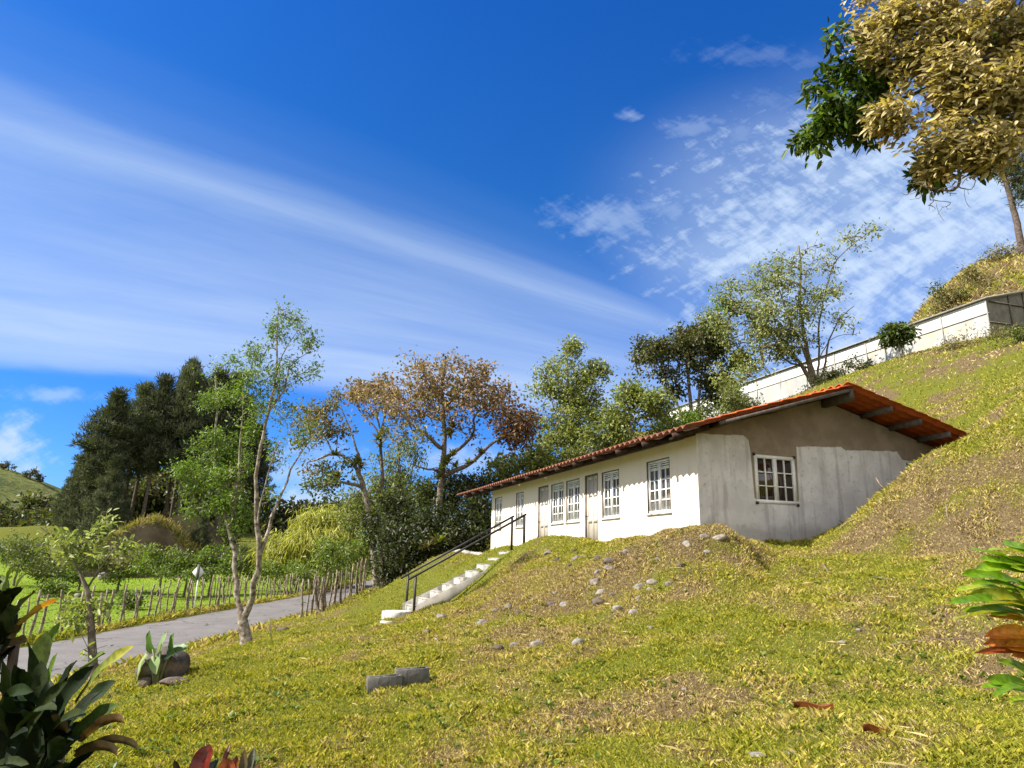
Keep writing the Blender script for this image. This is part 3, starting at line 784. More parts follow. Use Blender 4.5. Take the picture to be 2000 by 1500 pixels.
def gable_window(a, b, z0, z1):
    f = MB(); d0, d1 = -.02, .05
    def gb(s0, s1, y0, y1, q0=d0, q1=d1): hb(f, q0, q1, s0, s1, y0, y1)
    fr = .075; c = (a + b) / 2; e = .003
    gb(a + e, b - e, z0 + e, z0 + fr); gb(a + e, b - e, z1 - fr, z1 - e); gb(a + e, a + fr, z0 + fr, z1 - fr); gb(b - fr, b - e, z0 + fr, z1 - fr); gb(c - .045, c + .045, z0 + fr, z1 - fr)
    for x0, x1 in ((a + fr, c - .045), (c + .045, b - fr)):
        xm = (x0 + x1) / 2; gb(xm - .012, xm + .012, z0 + fr, z1 - fr, d0 + .012, d1 - .01)
        for k in (1, 2):
            zz = z0 + fr + (z1 - z0 - 2 * fr) * k / 3
            gb(x0, xm - .012, zz - .012, zz + .012, d0 + .013, d1 - .01); gb(xm + .012, x1, zz - .012, zz + .012, d0 + .013, d1 - .01)
    w = f.build('window', M['frame'], house)
    p = MB(); hb(p, d1 - .02, d1 - .01, a + .03, b - .03, z0 + .03, z1 - .03); p.build('pane', M['pane_dark'], w)
    for s_, z_ in ((a, z1), (b, z1), (a, z0), (b, z0)):
        h = MB(); hb(h, -.03, .0, s_ - .028, s_ + .028, z_ - .03, z_ + .03)
        h.build('clamp', M['black_metal'], w)
for g in GWIN: gable_window(*g)
def panel_door(a, b):
    f = MB(); z0, z1 = Z0 + .0, DZ1
    hb(f, a + .05, b - .05, .06, .10, z0 + .02, z1 - .045)
    c = (a + b) / 2
    rails = [(z0 + .02, z0 + .16), (z0 + .82, z0 + .98), (z1 - .60, z1 - .50), (z1 - .14, z1 - .045)]
    st = [(a + .05, a + .14), (c - .045, c + .045), (b - .14, b - .05)]
    for s0, s1 in st: hb(f, s0, s1, .042, .0605, z0 + .02, z1 - .045)
    for y0, y1 in rails:
        hb(f, a + .14, c - .045, .0425, .0605, y0, y1); hb(f, c + .045, b - .14, .0425, .0605, y0, y1)
    d = f.build('door', M['door'], house)
    k = MB(); k.tube([H(b - .10, .04, z0 + 1.0), H(b - .10, -.01, z0 + 1.0), H(b - .10, -.03, z0 + 1.0)], [.012, .012, .026], 8); k.build('handle', M['black_metal'], d)
    j = MB(); hb(j, a + .002, a + .048, .01, .12, z0, z1 - .045); hb(j, b - .048, b - .002, .01, .12, z0, z1 - .045); hb(j, a + .002, b - .002, .01, .12, z1 - .043, z1 - .002)
    j.build('door_frame', M['bare'], d)
for a, b in DOOR: panel_door(a, b)

# lamps under the eave
lamp_labels = ['bare white bulb under the eave above the pair of windows', 'bare white bulb under the eave left of the farther door']
for (t_, lab) in zip((7.56, 9.93), lamp_labels):
    L = thing('eave_lamp', lab, 'lamp', H(t_, -.30, 2.55), 'bulbs hanging under the front eave')
    zt = roof_z(-.3) - .10
    m = MB(); m.tube([H(t_, -.30, zt + .06), H(t_, -.30, zt - .01), H(t_, -.30, zt - .06)], [.06, .06, .035], 10); m.build('socket', M['lamp_white'], L)
    m = MB(); zz = np.array([0, .02, .05, .085, .11, .125]); rr_ = np.array([.02, .028, .045, .05, .035, .004])
    m.tube([H(t_, -.30, zt - .055 - q) for q in zz], rr_, 12); m.build('bulb', M['lamp_white'], L, smooth=True)
L = thing('eave_lamp', 'white box lamp under the eave beside the near corner of the house', 'lamp', H(.83, -.12, 2.6))
m = MB(); hb(m, .66, 1.02, -.14, -.055, 2.575, 2.665); hb(m, .70, .98, -.055, .0, 2.60, 2.65); m.build('housing', M['lamp_white'], L)
m = MB(); hb(m, .69, .99, -.13, -.065, 2.562, 2.574); m.build('diffuser', M['frame'], L)

# kerb beyond the house end
m = MB(); k0 = H(HL + .2, -.35, 0)
for k in range(6):
    a_ = H(HL + .1 + k * .75, -.25 - .28 * k, 0); b_ = H(HL + .8 + k * .75, -.52 - .28 * k, 0)
    a_[2] = gz(a_[0], a_[1]) + .10; b_[2] = gz(b_[0], b_[1]) + .10
    beam(m, a_, b_, .14, .35)
tag(m.build('kerb', M['concrete'], loc=k0), 'low rough concrete kerb running left from the far house corner', 'kerb')

# ------------------------------------------------------------------ outside stair with two handrails
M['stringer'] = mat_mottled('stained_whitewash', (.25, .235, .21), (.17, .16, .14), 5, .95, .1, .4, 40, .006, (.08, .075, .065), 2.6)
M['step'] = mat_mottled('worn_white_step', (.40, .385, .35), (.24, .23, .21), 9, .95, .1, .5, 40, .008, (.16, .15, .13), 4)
NST, RUN, RISE, SW = 9, 3.1, (Z0 + .02 - STB[2]), 1.0
stair = thing('staircase', 'white concrete stair climbing the grassy bank to the house', 'stairs', STB)
tr, ri = RUN / NST, RISE / NST
def sb(m, r0, r1, w0, w1, z0, z1):
    m.boxp([STB + U2 * r + U1 * w + UZ * z for z in (z0, z1) for r, w in ((r0, w0), (r1, w0), (r1, w1), (r0, w1))])
for k in range(NST):
    m = MB(); sb(m, k * tr, (k + 1) * tr + .02, .125, SW - .125, k * ri - .25, (k + 1) * ri - .004 * 0)
    sb(m, k * tr - .012, (k + 1) * tr - .02, .127, SW - .127, (k + 1) * ri, (k + 1) * ri + .012)
    m.build('step', M['step'], stair)
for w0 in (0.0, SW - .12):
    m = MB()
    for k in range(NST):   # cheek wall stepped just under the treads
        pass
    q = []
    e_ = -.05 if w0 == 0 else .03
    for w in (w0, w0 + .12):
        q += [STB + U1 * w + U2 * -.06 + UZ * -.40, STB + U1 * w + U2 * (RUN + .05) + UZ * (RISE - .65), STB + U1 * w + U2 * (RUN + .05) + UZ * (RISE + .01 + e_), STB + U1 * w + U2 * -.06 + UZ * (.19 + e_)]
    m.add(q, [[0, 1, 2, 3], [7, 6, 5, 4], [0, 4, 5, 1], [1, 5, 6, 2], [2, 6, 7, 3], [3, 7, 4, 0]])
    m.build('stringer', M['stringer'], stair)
for w, lab in ((-.04, 'black steel handrail on the near side of the concrete stair'), (SW + .04, 'black steel handrail on the far side of the concrete stair')):
    h = thing('handrail', lab, 'handrail', STB + U1 * w, 'black handrails of the stair')
    for r in (.06, RUN + .12):
        m = MB(); z = RISE * r / RUN
        m.box(STB + U1 * (w - .03) + U2 * (r - .03) + UZ * (z - .18), U1 * .06, U2 * .06, UZ * 1.14); m.build('post', M['black_metal'], h)
    m = MB(); beam(m, STB + U1 * w + U2 * -.16 + UZ * (RISE * -.16 / RUN + 1.02), STB + U1 * w + U2 * (RUN + .16) + UZ * (RISE * (RUN + .16) / RUN + 1.02), .065, .055)
    m.build('rail', M['black_metal'], h)
p = hit(775, 1206)
m = MB(); z = p[2]
m.tube([[p[0], p[1], z - .15], [p[0], p[1], z + .12], [p[0], p[1], z + .135], [p[0], p[1], z + .14]], [.35, .345, .335, .31], 28)
st_ = m.build('round_step', M['white_paint'], loc=p); tag(st_, 'round white concrete disc step at the foot of the stair', 'step')
p = hit(757, 1217)
m = MB(); m.box([p[0] - .14, p[1] - .12, p[2] - .1], [.30, .03, 0], [-.03, .24, 0], [0, 0, .125]); tag(m.build('slab', M['white_paint'], loc=p), 'flat white slab half sunk beside the round disc step', 'slab')

# two concrete blocks on the lawn
def hollow_block(p, yaw, tilt, label, sc=1.0):
    d = np.array([math.cos(yaw), math.sin(yaw), tilt]); d = norm(d); s = norm(np.cross(UZ, d)); u = np.cross(d, s)
    L_, W_, Hh = .40 * sc, .15 * sc, .20 * sc
    p = p + UZ * .015
    m = MB()
    # block lying on its side: web walls leave two cavities open to the front
    o = p - d * L_ / 2 - u * .05
    def bx(a0, a1, b0, b1, c0, c1): m.box(o + d * a0 + s * b0 + u * c0, d * (a1 - a0), s * (b1 - b0), u * (c1 - c0))
    t = .03
    bx(0, L_, 0, t, 0, Hh); bx(0, L_, W_ - t, W_, 0, Hh)
    for a in (0, L_ / 2 - t / 2, L_ - t): bx(a, a + t, t, W_ - t, .002, Hh - .002)
    bx(t, L_ - t, t, W_ - t, .01, .05)
    for a in (.13 * sc, .265 * sc): bx(a - .006, a + .006, -.004, .001, .004, Hh - .004)
    o_ = m.build('concrete_block', M['block'], loc=p); b = o_.modifiers.new('bevel', 'BEVEL'); b.width = .004; b.segments = 1
    return tag(o_, label, 'block', 'concrete blocks left on the lawn')
hollow_block(hit(806, 1338) , .28, .05, 'grey hollow concrete block on the lawn, the right and whole one of two')
hollow_block(hit(752, 1346) - np.array([0, 0, .04]), .30, .05, 'grey concrete block sunk in grass, left of the whole block')

# ------------------------------------------------------------------ greenhouse on the terrace above
def film_material(name, c1, c2, stain):
    m, nt, out = new_mat(name); v = coord(nt)
    n = noise_n(nt, mapping(nt, v, (1, 1, .5)), 1.6, 5, .6); n2 = noise_n(nt, v, .7, 3)
    c = mixc(nt, maprange(nt, n, .35, .65), c1, c2)
    c = mixc(nt, math_n(nt, 'MULTIPLY', maprange(nt, n2, .5, .65), .6), c, stain)
    principled(nt, out, c, .45, .4, n, .5, .05); return m
M['film'] = film_material('white_greenhouse_film', (.70, .70, .69), (.60, .60, .59), (.52, .50, .45))
M['film_low'] = film_material('stained_greenhouse_film', (.40, .40, .385), (.29, .29, .275), (.44, .37, .24))
M['shade_net'] = mat_mottled('dark_shade_net', (.16, .15, .13), (.11, .105, .09), 3, .8, .2, .2, 60, .004)
M['gh_roof'] = mat_mottled('grey_greenhouse_roof', (.30, .29, .26), (.22, .21, .19), 5, .7, .3, .2, 30, .005)
GC = P(1925, 585, 36.0)
gh = thing('greenhouse', 'long white plastic greenhouse on the slope above the house', 'greenhouse', GC - UZ * 2.0)
GL = 34.0
def gp(t, s, z): return GC + U1 * t + U2 * s + UZ * z
nseg = 12
up_, lo_ = MB(), MB()
for i in range(nseg):
    a, b = i * GL / nseg, (i + 1) * GL / nseg
    up_.add([gp(a, 0, -.82), gp(b, 0, -.82), gp(b, 0, -.02), gp(a, 0, -.02)], [[3, 2, 1, 0]])
    n_ = 7
    for k in range(n_):
        x0, x1 = a + (b - a) * k / n_, a + (b - a) * (k + 1) / n_
        g0 = .05 * math.sin(i * 3.1 + k * 2.1); g1 = .05 * math.sin(i * 3.1 + (k + 1) * 2.1)
        lo_.add([gp(x0, -.14 + g0, -3.6), gp(x1, -.14 + g1, -3.6), gp(x1, -.01 + g1 * .6, -1.4), gp(x0, -.01 + g0 * .6, -1.4), gp(x1, .0, -.86), gp(x0, .0, -.86)], [[3, 2, 1, 0], [5, 4, 2, 3]])
up_.build('upper_film', M['film'], gh); lo_.build('lower_film', M['film_low'], gh)
m = MB(); beam(m, gp(-.1, -.02, -.81), gp(GL, -.02, -.81), .05, .05); m.build('film_rail', M['gh_roof'], gh)
for i in range(nseg + 1):
    m = MB(); a = i * GL / nseg; m.tube([gp(a, -.04, -3.6), gp(a, -.04, -.02)], .035, 6); m.build('post', M['gh_roof'], gh)
m = MB(); m.add([gp(-.2, -.18, 0), gp(GL, -.18, 0), gp(GL, 4.5, 1.3), gp(-.2, 4.5, 1.3), gp(-.2, -.18, .09), gp(GL, -.18, .09), gp(GL, 4.5, 1.39), gp(-.2, 4.5, 1.39)],
                [[0, 1, 2, 3], [7, 6, 5, 4], [0, 4, 5, 1], [1, 5, 6, 2], [2, 6, 7, 3], [3, 7, 4, 0]]); m.build('roof', M['gh_roof'], gh)
m = MB(); m.add([gp(0, 0, -3.4), gp(0, 4.4, -3.4), gp(0, 4.4, 1.2), gp(0, 0, -.03)], [[0, 1, 2, 3]]); m.build('end_net', M['shade_net'], gh)
m = MB()
for s_ in (1.9, 3.2): m.tube([gp(-.04, s_, -2.2), gp(-.04, s_, -.02 + s_ * .29)], .045, 6)
beam(m, gp(-.05, 0, -1.35), gp(-.05, 4.4, -1.15), .05, .06); beam(m, gp(-.05, .2, -.04), gp(-.05, 4.4, .1), .05, .07)
m.build('end_frame', M['wood'], gh)

# ------------------------------------------------------------------ pole fences of rough stakes
rng = np.random.default_rng(11)
def stake(m, x, y, h, r, lean):
    z = gz(x, y); n = 6; q = np.linspace(0, 1, n)
    b = rng.normal(0, .03, (n, 2)).cumsum(0)
    pts = np.stack([x + lean[0] * q + b[:, 0], y + lean[1] * q + b[:, 1], z - .15 + (h + .15) * q], 1)
    m.tube(pts, r * (1.1 - .35 * q), 6)
    return pts
def fence(name, label, X0, Ys, hh, rad, parts=3):
    F = thing(name, label, 'fence', (X0(Ys[0]), Ys[0], gz(X0(Ys[0]), Ys[0])))
    tops = []
    for y in Ys:
        m = MB(); x = X0(y) + rng.normal(0, .06)
        r = rad * rng.choice([.7, .9, 1.0, 1.25, 1.5], p=[.25, .3, .25, .15, .05])
        pts = stake(m, x, y, rng.uniform(*hh), r, (rng.normal(0, .07), rng.normal(0, .07)))
        if rng.random() < .18: m.tube([pts[3], pts[3] + [rng.normal(0, .1), rng.normal(0, .1), .25], pts[3] + [rng.normal(0, .2), rng.normal(0, .2), .5]], [r * .5, r * .4, r * .2], 5)
        m.build('post', M['stake'], F); tops.append(pts)
    for f in (.25, .45, .65, .85):
        m = MB(); pp = np.array([t[0] * (1 - f) + t[-1] * f for t in tops]); pp[:, 2] += rng.normal(0, .02, len(pp))
        m.tube(pp, .009, 3, cap=False); m.build('wire', M['wire'], F)
    return F
fence('stake_fence', 'crooked stake and wire fence along the far side of the road, before the green pasture', lambda y: -14.1 - .25 * math.sin(y * .13), list(np.cumsum(rng.uniform(.32, .62, 92)) + 14.5), (1.2, 1.6), .044)
fence('stake_fence', 'short fence of close straight stakes between the road and the stair bank', lambda y: -8.15 + .012 * (y - 27), list(27 + np.cumsum(rng.uniform(.38, .65, 22))), (1.45, 1.8), .045)

# road sign seen from behind
sp = G(379, 1190, 33.0); sp[0] = max(sp[0], -15.8)
sg = thing('road_sign', 'back of a diamond road sign on a thin post by the stake fence', 'sign', sp)
m = MB(); m.tube([sp - UZ * .2, sp + UZ * 2.0], .032, 8); m.build('post', M['frame'], sg)
M['sign_back'] = mat_mottled('grey_sign_back', (.48, .49, .52), (.42, .43, .46), 9, .4, .4, .05, 40, .002)
c = sp + UZ * 1.75; hw = .34
m = MB(); fx = norm(np.array([.97, -.24, 0])); fy = np.array([.24, .97, 0])
q = [c + fx * hw - fy * .05, c + UZ * hw - fy * .05, c - fx * hw - fy * .05, c - UZ * hw - fy * .05]
m.boxp(q + [w - fy * .012 for w in q]); m.build('plate', M['sign_back'], sg)
m = MB(); m.box(c - fx * .06 - fy * .05 - UZ * .36 - fy * .015, fx * .12, -fy * .05, UZ * .72); m.build('bracket', M['wood'], sg)
# ------------------------------------------------------------------ turf: short grass, hay and weeds
rg = np.random.default_rng(5)
def sample_fan(n, r0, r1, power, az0=-48, az1=56):
    u = rg.random(n); e = 1 - power
    r = (r0 ** e + u * (r1 ** e - r0 ** e)) ** (1 / e)
    a = np.radians(rg.uniform(az0, az1, n))
    return np.sin(a) * r, np.cos(a) * r, r
def keep_mask(X, Y):
    k = (X < road_edge(Y, 0) - .05) | (X > road_edge(Y, 1) + .0) | (Y > 77)
    rx, ry = X - HC[0], Y - HC[1]
    t = rx * U1[0] + ry * U1[1]; s = rx * U2[0] + ry * U2[1]
    k &= ~((t > -.01) & (t < HL + 1.0) & (s > -.01) & (s < HW))
    bx, by = X - STB[0], Y - STB[1]
    a = bx * U2[0] + by * U2[1]; b = bx * U1[0] + by * U1[1]
    k &= ~((a > -.1) & (a < RUN + .1) & (b > -.02) & (b < SW + .02))
    return k
def grass_mesh(name, X, Y, r, hgt, wid, flat=0.0, pal=None, hay=False, seed=1):
    n = len(X)
    Z = gfast(X, Y)
    d = dryness(X, Y) + rg.normal(0, .25, n)
    lush = lushness(X, Y)
    az = rg.uniform(0, 2 * math.pi, n)
    lean = np.abs(rg.normal(0, .55, n)) + flat
    up = np.stack([np.sin(lean) * np.cos(az), np.sin(lean) * np.sin(az), np.cos(lean)], 1)
    az2 = rg.uniform(0, 2 * math.pi, n)
    sd_ = norm(np.cross(up, np.stack([np.cos(az2), np.sin(az2), .2 * np.ones(n)], 1)))
    base = np.stack([X, Y, Z - .01 + (.015 if hay else 0)], 1)
    h = hgt[:, None]; w = wid[:, None]
    bend = np.stack([np.cos(az), np.sin(az), -.3 * np.ones(n)], 1) * h * .35
    V = np.stack([base - sd_ * w * .5, base + sd_ * w * .5, base + up * h * .6 + sd_ * w * .35, base + up * h + bend], 1).reshape(-1, 3)
    F = np.arange(n * 4).reshape(-1, 4)
    k = rg.random((n, 1))
    green = np.array([.085, .125, .010]) * (1 - k) + np.array([.42, .385, .045]) * k
    lushc = np.array([.11, .175, .014]) * (1 - k) + np.array([.25, .285, .035]) * k
    straw = np.array([.13, .085, .042]) * (1 - k ** 1.5) + np.array([.62, .50, .25]) * k ** 1.5
    olive = np.array([.25, .225, .03]) * (1 - k) + np.array([.64, .53, .14]) * k
    if hay: T = straw * 1.15
    else:
        m1 = sstep(.30, .46, d)[:, None]; m2 = sstep(.50, .72, d)[:, None]
        T = green * (1 - m1) + olive * m1
        T = T * (1 - m2) + straw * m2
        T = T * (1 - lush[:, None]) + lushc * lush[:, None]
    mb = MB(); mb.add(V, F, np.clip(T, 0, 1))
    o = mb.build(name, M['blade'])
    return tag(o, kind='stuff')
# near lawn and bank
X, Y, r = sample_fan(980000, 3.2, 32, .75)
Xb, Yb = rg.uniform(-2, 11, 230000), rg.uniform(8.5, 16.5, 230000)
X = np.concatenate([X, Xb]); Y = np.concatenate([Y, Yb]); r = np.hypot(X, Y)
k = keep_mask(X, Y) & (X > -13); X, Y, r = X[k], Y[k], r[k]
clump = sstep(.52, .75, fbm(X * 3.1, Y * 3.1, 61, 2))
h = rg.uniform(.018, .046, len(X)) * (1 + .7 * clump) * (1 + r * .018)
grass_mesh('lawn_grass', X, Y, r, h, np.clip(.0020 + .00036 * r, 0, .02) * rg.uniform(.7, 1.5, len(X)))
# longer tufts and weeds standing out of the short turf
Xc, Yc, rc_ = sample_fan(1100, 4.2, 24, .7); k = keep_mask(Xc, Yc) & (Xc > -8.3); Xc, Yc = Xc[k], Yc[k]
nb_ = rg.integers(8, 34, len(Xc)); sz = rg.uniform(.025, .065, len(Xc))
X = np.repeat(Xc, nb_) + rg.normal(0, 1, nb_.sum()) * np.repeat(sz, nb_) * .6; Y = np.repeat(Yc, nb_) + rg.normal(0, 1, nb_.sum()) * np.repeat(sz, nb_) * .6
grass_mesh('turf_tufts', X, Y, np.hypot(X, Y), rg.uniform(.7, 1.5, len(X)) * np.repeat(sz * 1.25, nb_), rg.uniform(.0025, .0055, len(X)))
# slopes and far pasture
X, Y, r = sample_fan(190000, 15, 75, .55); k = keep_mask(X, Y) & ((X > 3) | (X < -13) | (Y > 28)); X, Y, r = X[k], Y[k], r[k]
h = rg.uniform(.05, .13, len(X)) * (.8 + r * .013) * np.where(X < -12, .55, 1.0)
grass_mesh('slope_grass', X, Y, r, h, (.010 + .0005 * r) * rg.uniform(.7, 1.5, len(X)))
xv, yv = rg.uniform(28, 62, 30000), rg.uniform(42, 76, 30000)
k = (gfast(xv, yv) > 14.5)
grass_mesh('tall_hill_grass', xv[k], yv[k], yv[k], rg.uniform(.25, .6, k.sum()), rg.uniform(.04, .09, k.sum()))
# rank growth along the verges of the road and on the slope edge
yv = rg.uniform(10, 70, 14000); side = rg.random(14000) < .62
xv = np.where(side, ROAD_A - .05 - np.abs(rg.normal(0, .45, 14000)), ROAD_B + .1 + np.abs(rg.normal(0, .22, 14000)))
k = keep_mask(xv, yv)
grass_mesh('verge_grass', xv[k], yv[k], yv[k], rg.uniform(.10, .34, k.sum()), rg.uniform(.012, .03, k.sum()))
# loose hay lying on the turf
X, Y, r = sample_fan(17000, 3.8, 26, .8); k = keep_mask(X, Y) & (X > -8.5) & (dryness(X, Y) + rg.normal(0, .12, len(X)) > .34); X, Y, r = X[k], Y[k], r[k]
grass_mesh('hay', X, Y, r, rg.uniform(.05, .17, len(X)), rg.uniform(.002, .004, len(X)) + .0003 * r, flat=1.25, hay=True)
# low broad-leaved weeds
X, Y, r = sample_fan(4200, 4, 26, .7); k = keep_mask(X, Y) & (X > -8.5) & (fbm(X * .8, Y * .8, 71, 3) > .5); X, Y = X[k], Y[k]
mb = MB()
n = len(X); L_ = 9
bx = np.repeat(np.stack([X, Y, gfast(X, Y) + .01], 1), L_, 0); N_ = len(bx)
az = rg.uniform(0, 2 * math.pi, N_); el = rg.uniform(.15, 1.1, N_)
d = np.stack([np.cos(az) * np.cos(el), np.sin(az) * np.cos(el), np.sin(el)], 1); s_ = np.stack([-np.sin(az), np.cos(az), 0 * az], 1)
L = np.repeat(rg.uniform(.03, .075, n), L_)[:, None] * rg.uniform(.6, 1.2, (N_, 1))
V = np.stack([bx, bx + d * L * .5 + s_ * L * .22, bx + d * L - [0, 0, .01], bx + d * L * .5 - s_ * L * .22], 1).reshape(-1, 3)
k = rg.random((N_, 1)); mb.add(V, np.arange(N_ * 4).reshape(-1, 4), np.array([.06, .105, .010]) * (1 - k) + np.array([.15, .21, .025]) * k)
tag(mb.build('weeds', M['leaf']), kind='stuff')

# ------------------------------------------------------------------ stones
import bmesh
def rock_mesh(p, sx_, sy_, sz_, yaw, seed, name, mat, sub=3, rough=.35):
    bm = bmesh.new(); bmesh.ops.create_icosphere(bm, subdivisions=sub, radius=1.0)
    V = np.array([v.co[:] for v in bm.verts]); F = np.array([[v.index for v in f.verts] for f in bm.faces]); bm.free()
    r_ = np.random.default_rng(seed)
    for k in range(7):                      # knock flat facets off the ball
        a = norm(r_.normal(0, 1, 3)); h = r_.uniform(.55, .9)
        q = V @ a; V = V - np.maximum(q - h, 0)[:, None] * a * .85
    V = V * (1 + rough * (fbm(V[:, 0] * 2 + V[:, 2] * 1.3 + seed, V[:, 1] * 2 - V[:, 2], seed % 50, 3) - .5))[:, None]
    V = V * [sx_, sy_, sz_]
    c, s = math.cos(yaw), math.sin(yaw)
    V = np.stack([V[:, 0] * c - V[:, 1] * s, V[:, 0] * s + V[:, 1] * c, V[:, 2]], 1) + p
    m = MB(); m.add(V, F); return m.build(name, mat, loc=p, smooth=False)
R1 = [(495, 288, 45, 'd'), (570, 268, 62, 'g'), (628, 315, 70, 'd'), (740, 245, 35, 'd'), (750, 298, 50, 'g'), (800, 290, 45, 'g'), (890, 300, 62, 'd'), (980, 310, 98, 'b'), (715, 345, 40, 'd'),
      (975, 358, 75, 'g'), (905, 395, 60, 'l'), (890, 445, 85, 'g'), (735, 478, 35, 'l'), (1085, 255, 55, 'g'), (1165, 490, 75, 'l'), (1250, 468, 72, 'l'), (1232, 502, 40, 'l'), (1360, 478, 55, 'g'),
      (915, 525, 75, 'l'), (990, 545, 42, 'd'), (1160, 565, 55, 'g'), (895, 588, 95, 'b'), (600, 605, 65, 'd'), (675, 600, 66, 'l'), (300, 625, 66, 'g'), (230, 640, 55, 'g'), (1020, 628, 60, 'l'),
      (1130, 658, 66, 'l'), (620, 535, 40, 'g'), (480, 565, 45, 'g'), (380, 655, 45, 'd'), (150, 722, 85, 'g'), (695, 778, 36, 'g'), (765, 848, 92, 'l'), (230, 880, 92, 'd'), (350, 868, 62, 'g'),
      (500, 855, 90, 'l'), (1285, 310, 45, 'g'), (1440, 345, 55, 'b'), (1495, 395, 45, 'd'), (1330, 800, 60, 'b'), (1240, 755, 45, 'g'), (1480, 215, 66, 'l'), (1605, 270, 46, 'l'), (1690, 165, 100, 'l'), (1590, 170, 70, 'g')]
TONE = {'d': ('dark grey', 'rock_dark'), 'g': ('grey', 'rock'), 'b': ('brown', 'rock_dark'), 'l': ('pale grey', 'rock_pale')}
M['rock_pale'] = mat_mottled('pale_rock', (.235, .222, .21), (.13, .12, .112), 7, .9, .2, .6, 22, .03, (.34, .29, .2), 2.5)
ORD = ['first', 'second', 'third', 'fourth', 'fifth', 'sixth', 'seventh', 'eighth', 'ninth', 'tenth', 'eleventh', 'twelfth', 'thirteenth', 'fourteenth', 'fifteenth', 'sixteenth', 'seventeenth']
stones = [(900 + a * .3, 1000 + b * .3, w * .3, t) for a, b, w, t in R1]
bands = [('just below the house wall', 0, 300), ('upper', 300, 420), ('middle', 420, 560), ('lower', 560, 700), ('lowest', 700, 2000)]
for bn_, b0, b1 in bands:
    row = sorted([q for q in stones if b0 <= (q[1] - 1000) / .3 < b1])
    for i_, (px, py, w, t) in enumerate(row):
        p = hit(px, py + w * .12); dpt = p[1]
        r_ = w / 2 * dpt / FPX * 1.12
        tone, mt = TONE[t]
        sz_ = .72 if w < 22 else .62
        o = rock_mesh(p + [0, r_ * .25, -r_ * .08], r_, r_ * .9, r_ * sz_, rg.uniform(-.5, .5), int(px * 7 + py), 'stone', M[mt])
        where = f'{ORD[i_]} from the left in the {bn_} row on the bank' if bn_ != 'just below the house wall' else f'{ORD[i_]} from the left just below the house wall'
        tag(o, f'{tone} stone, {where}', 'stone', 'stones in the bank before the house')
for px, py, w, tone, mt, lab in [(1645.7, 1258, 15, 0, 'rock_pale', 'small whitish stone on the lawn, largest one left of the right leafy plant'), (1706, 1201, 9, 0, 'rock_pale', 'tiny pale pebble on the right lawn, highest of four'),
                           (1742, 1246, 10, 0, 'rock_pale', 'tiny pale pebble on the right lawn, below and right of the highest pebble'), (1676, 1231, 13, 0, 'rock_pale', 'flat pale stone on the right lawn just above the largest whitish stone'),
                           (1843, 1289, 11, 0, 'rock_pale', 'bright white pebble on the right lawn, nearest the orange leaves'), (1647, 1494, 13, 0, 'rock_pale', 'white pebble at the bottom edge of the lawn'),
                           (553, 1231, 26, 0, 'rock_dark', 'dark lump of rock on the lawn beside the road, right of the forked tree'), (856, 1250, 15, 0, 'rock_pale', 'pale stone on the lawn below the stair'),
                           (830, 1235, 20, 0, 'rock', 'grey stone in the gully below the stair'), (862, 1205, 26, 0, 'rock', 'grey stone beside the gully, right of the stair foot'),
                           (1337, 1350, 14, 0, 'rock_pale', 'small pale stone in the middle of the front lawn'), (1216, 1408, 12, 0, 'rock_pale', 'pale pebble low on the front lawn'),
                           (1475, 1475, 40, 0, 'rock_pale', 'flat bare grey stone flush with the grass at the bottom, left one'), (1555, 1472, 46, 0, 'rock', 'flat bare grey stone flush with the grass at the bottom, right one'),
                           (415, 1292, 14, 0, 'rock', 'small stone on the lawn between the rock plant and the forked tree')]:
    p = hit(px, py); r_ = w / 2 * p[1] / FPX
    tag(rock_mesh(p, r_, r_, r_ * (.5 if w < 35 else .16), .3, int(px), 'stone', M[mt], 2), lab, 'stone')
p = hit(305, 1330)
tag(rock_mesh(p + [0, .15, .10], .36, .3, .30, .1, 21, 'boulder', M['rock_dark']), 'large dark boulder behind the broad-leaved plant by the road', 'boulder')
p = hit(343, 1332)
tag(rock_mesh(p, .20, .16, .06, .4, 23, 'boulder', M['rock_dark']), 'flat black slab of rock right of the broad-leaved plant', 'boulder')
p = hit(285, 1338)
tag(rock_mesh(p, .10, .1, .09, .4, 25, 'boulder', M['rock_dark']), 'small dark rock left of the foot of the broad-leaved plant', 'boulder')
# fallen leaves, sticks
def dead_leaf(px, py, L, yaw, lab):
    p = hit(px, py); m = MB()
    n = 9; q = np.linspace(0, 1, n); w = L * .17 * np.sin(q * math.pi) ** .7 + .004
    d = np.array([math.cos(yaw), math.sin(yaw), 0]); s = np.array([-d[1], d[0], 0])
    V = []
    for i in range(n):
        c = p + d * (q[i] - .5) * L + UZ * (.035 + .014 * math.sin(q[i] * 7))
        V += [c - s * w[i] + UZ * .035, c - UZ * .015, c + s * w[i] * .8 + UZ * .03]
    F = [[i * 3 + k, i * 3 + k + 1, i * 3 + k + 4, i * 3 + k + 3] for i in range(n - 1) for k in (0, 1)]
    m.add(V, F, np.array([.22, .07, .035])); tag(m.build('dead_leaf', M['leaf'], loc=p), lab, 'leaf', 'dead leaves on the lawn')
dead_leaf(1590, 1390, .34, -.1, 'long curled red-brown dead leaf on the lawn, the larger of two')
dead_leaf(1715, 1441, .20, -.1, 'short red-brown dead leaf on the lawn, right of the larger one')
def stick(pts, r, lab, name='fallen_branch'):
    pts = np.array(pts); m = MB(); n = len(pts)
    m.tube(pts, np.linspace(r, r * .5, n), 6)
    return tag(m.build(name, M['twig'], loc=pts[0]), lab, 'branch')
def sticks_px(lst, Y0, Y1, r, lab):
    return stick([P(a, b, Y0 + (Y1 - Y0) * i / (len(lst) - 1)) for i, (a, b) in enumerate(lst)], r, lab)
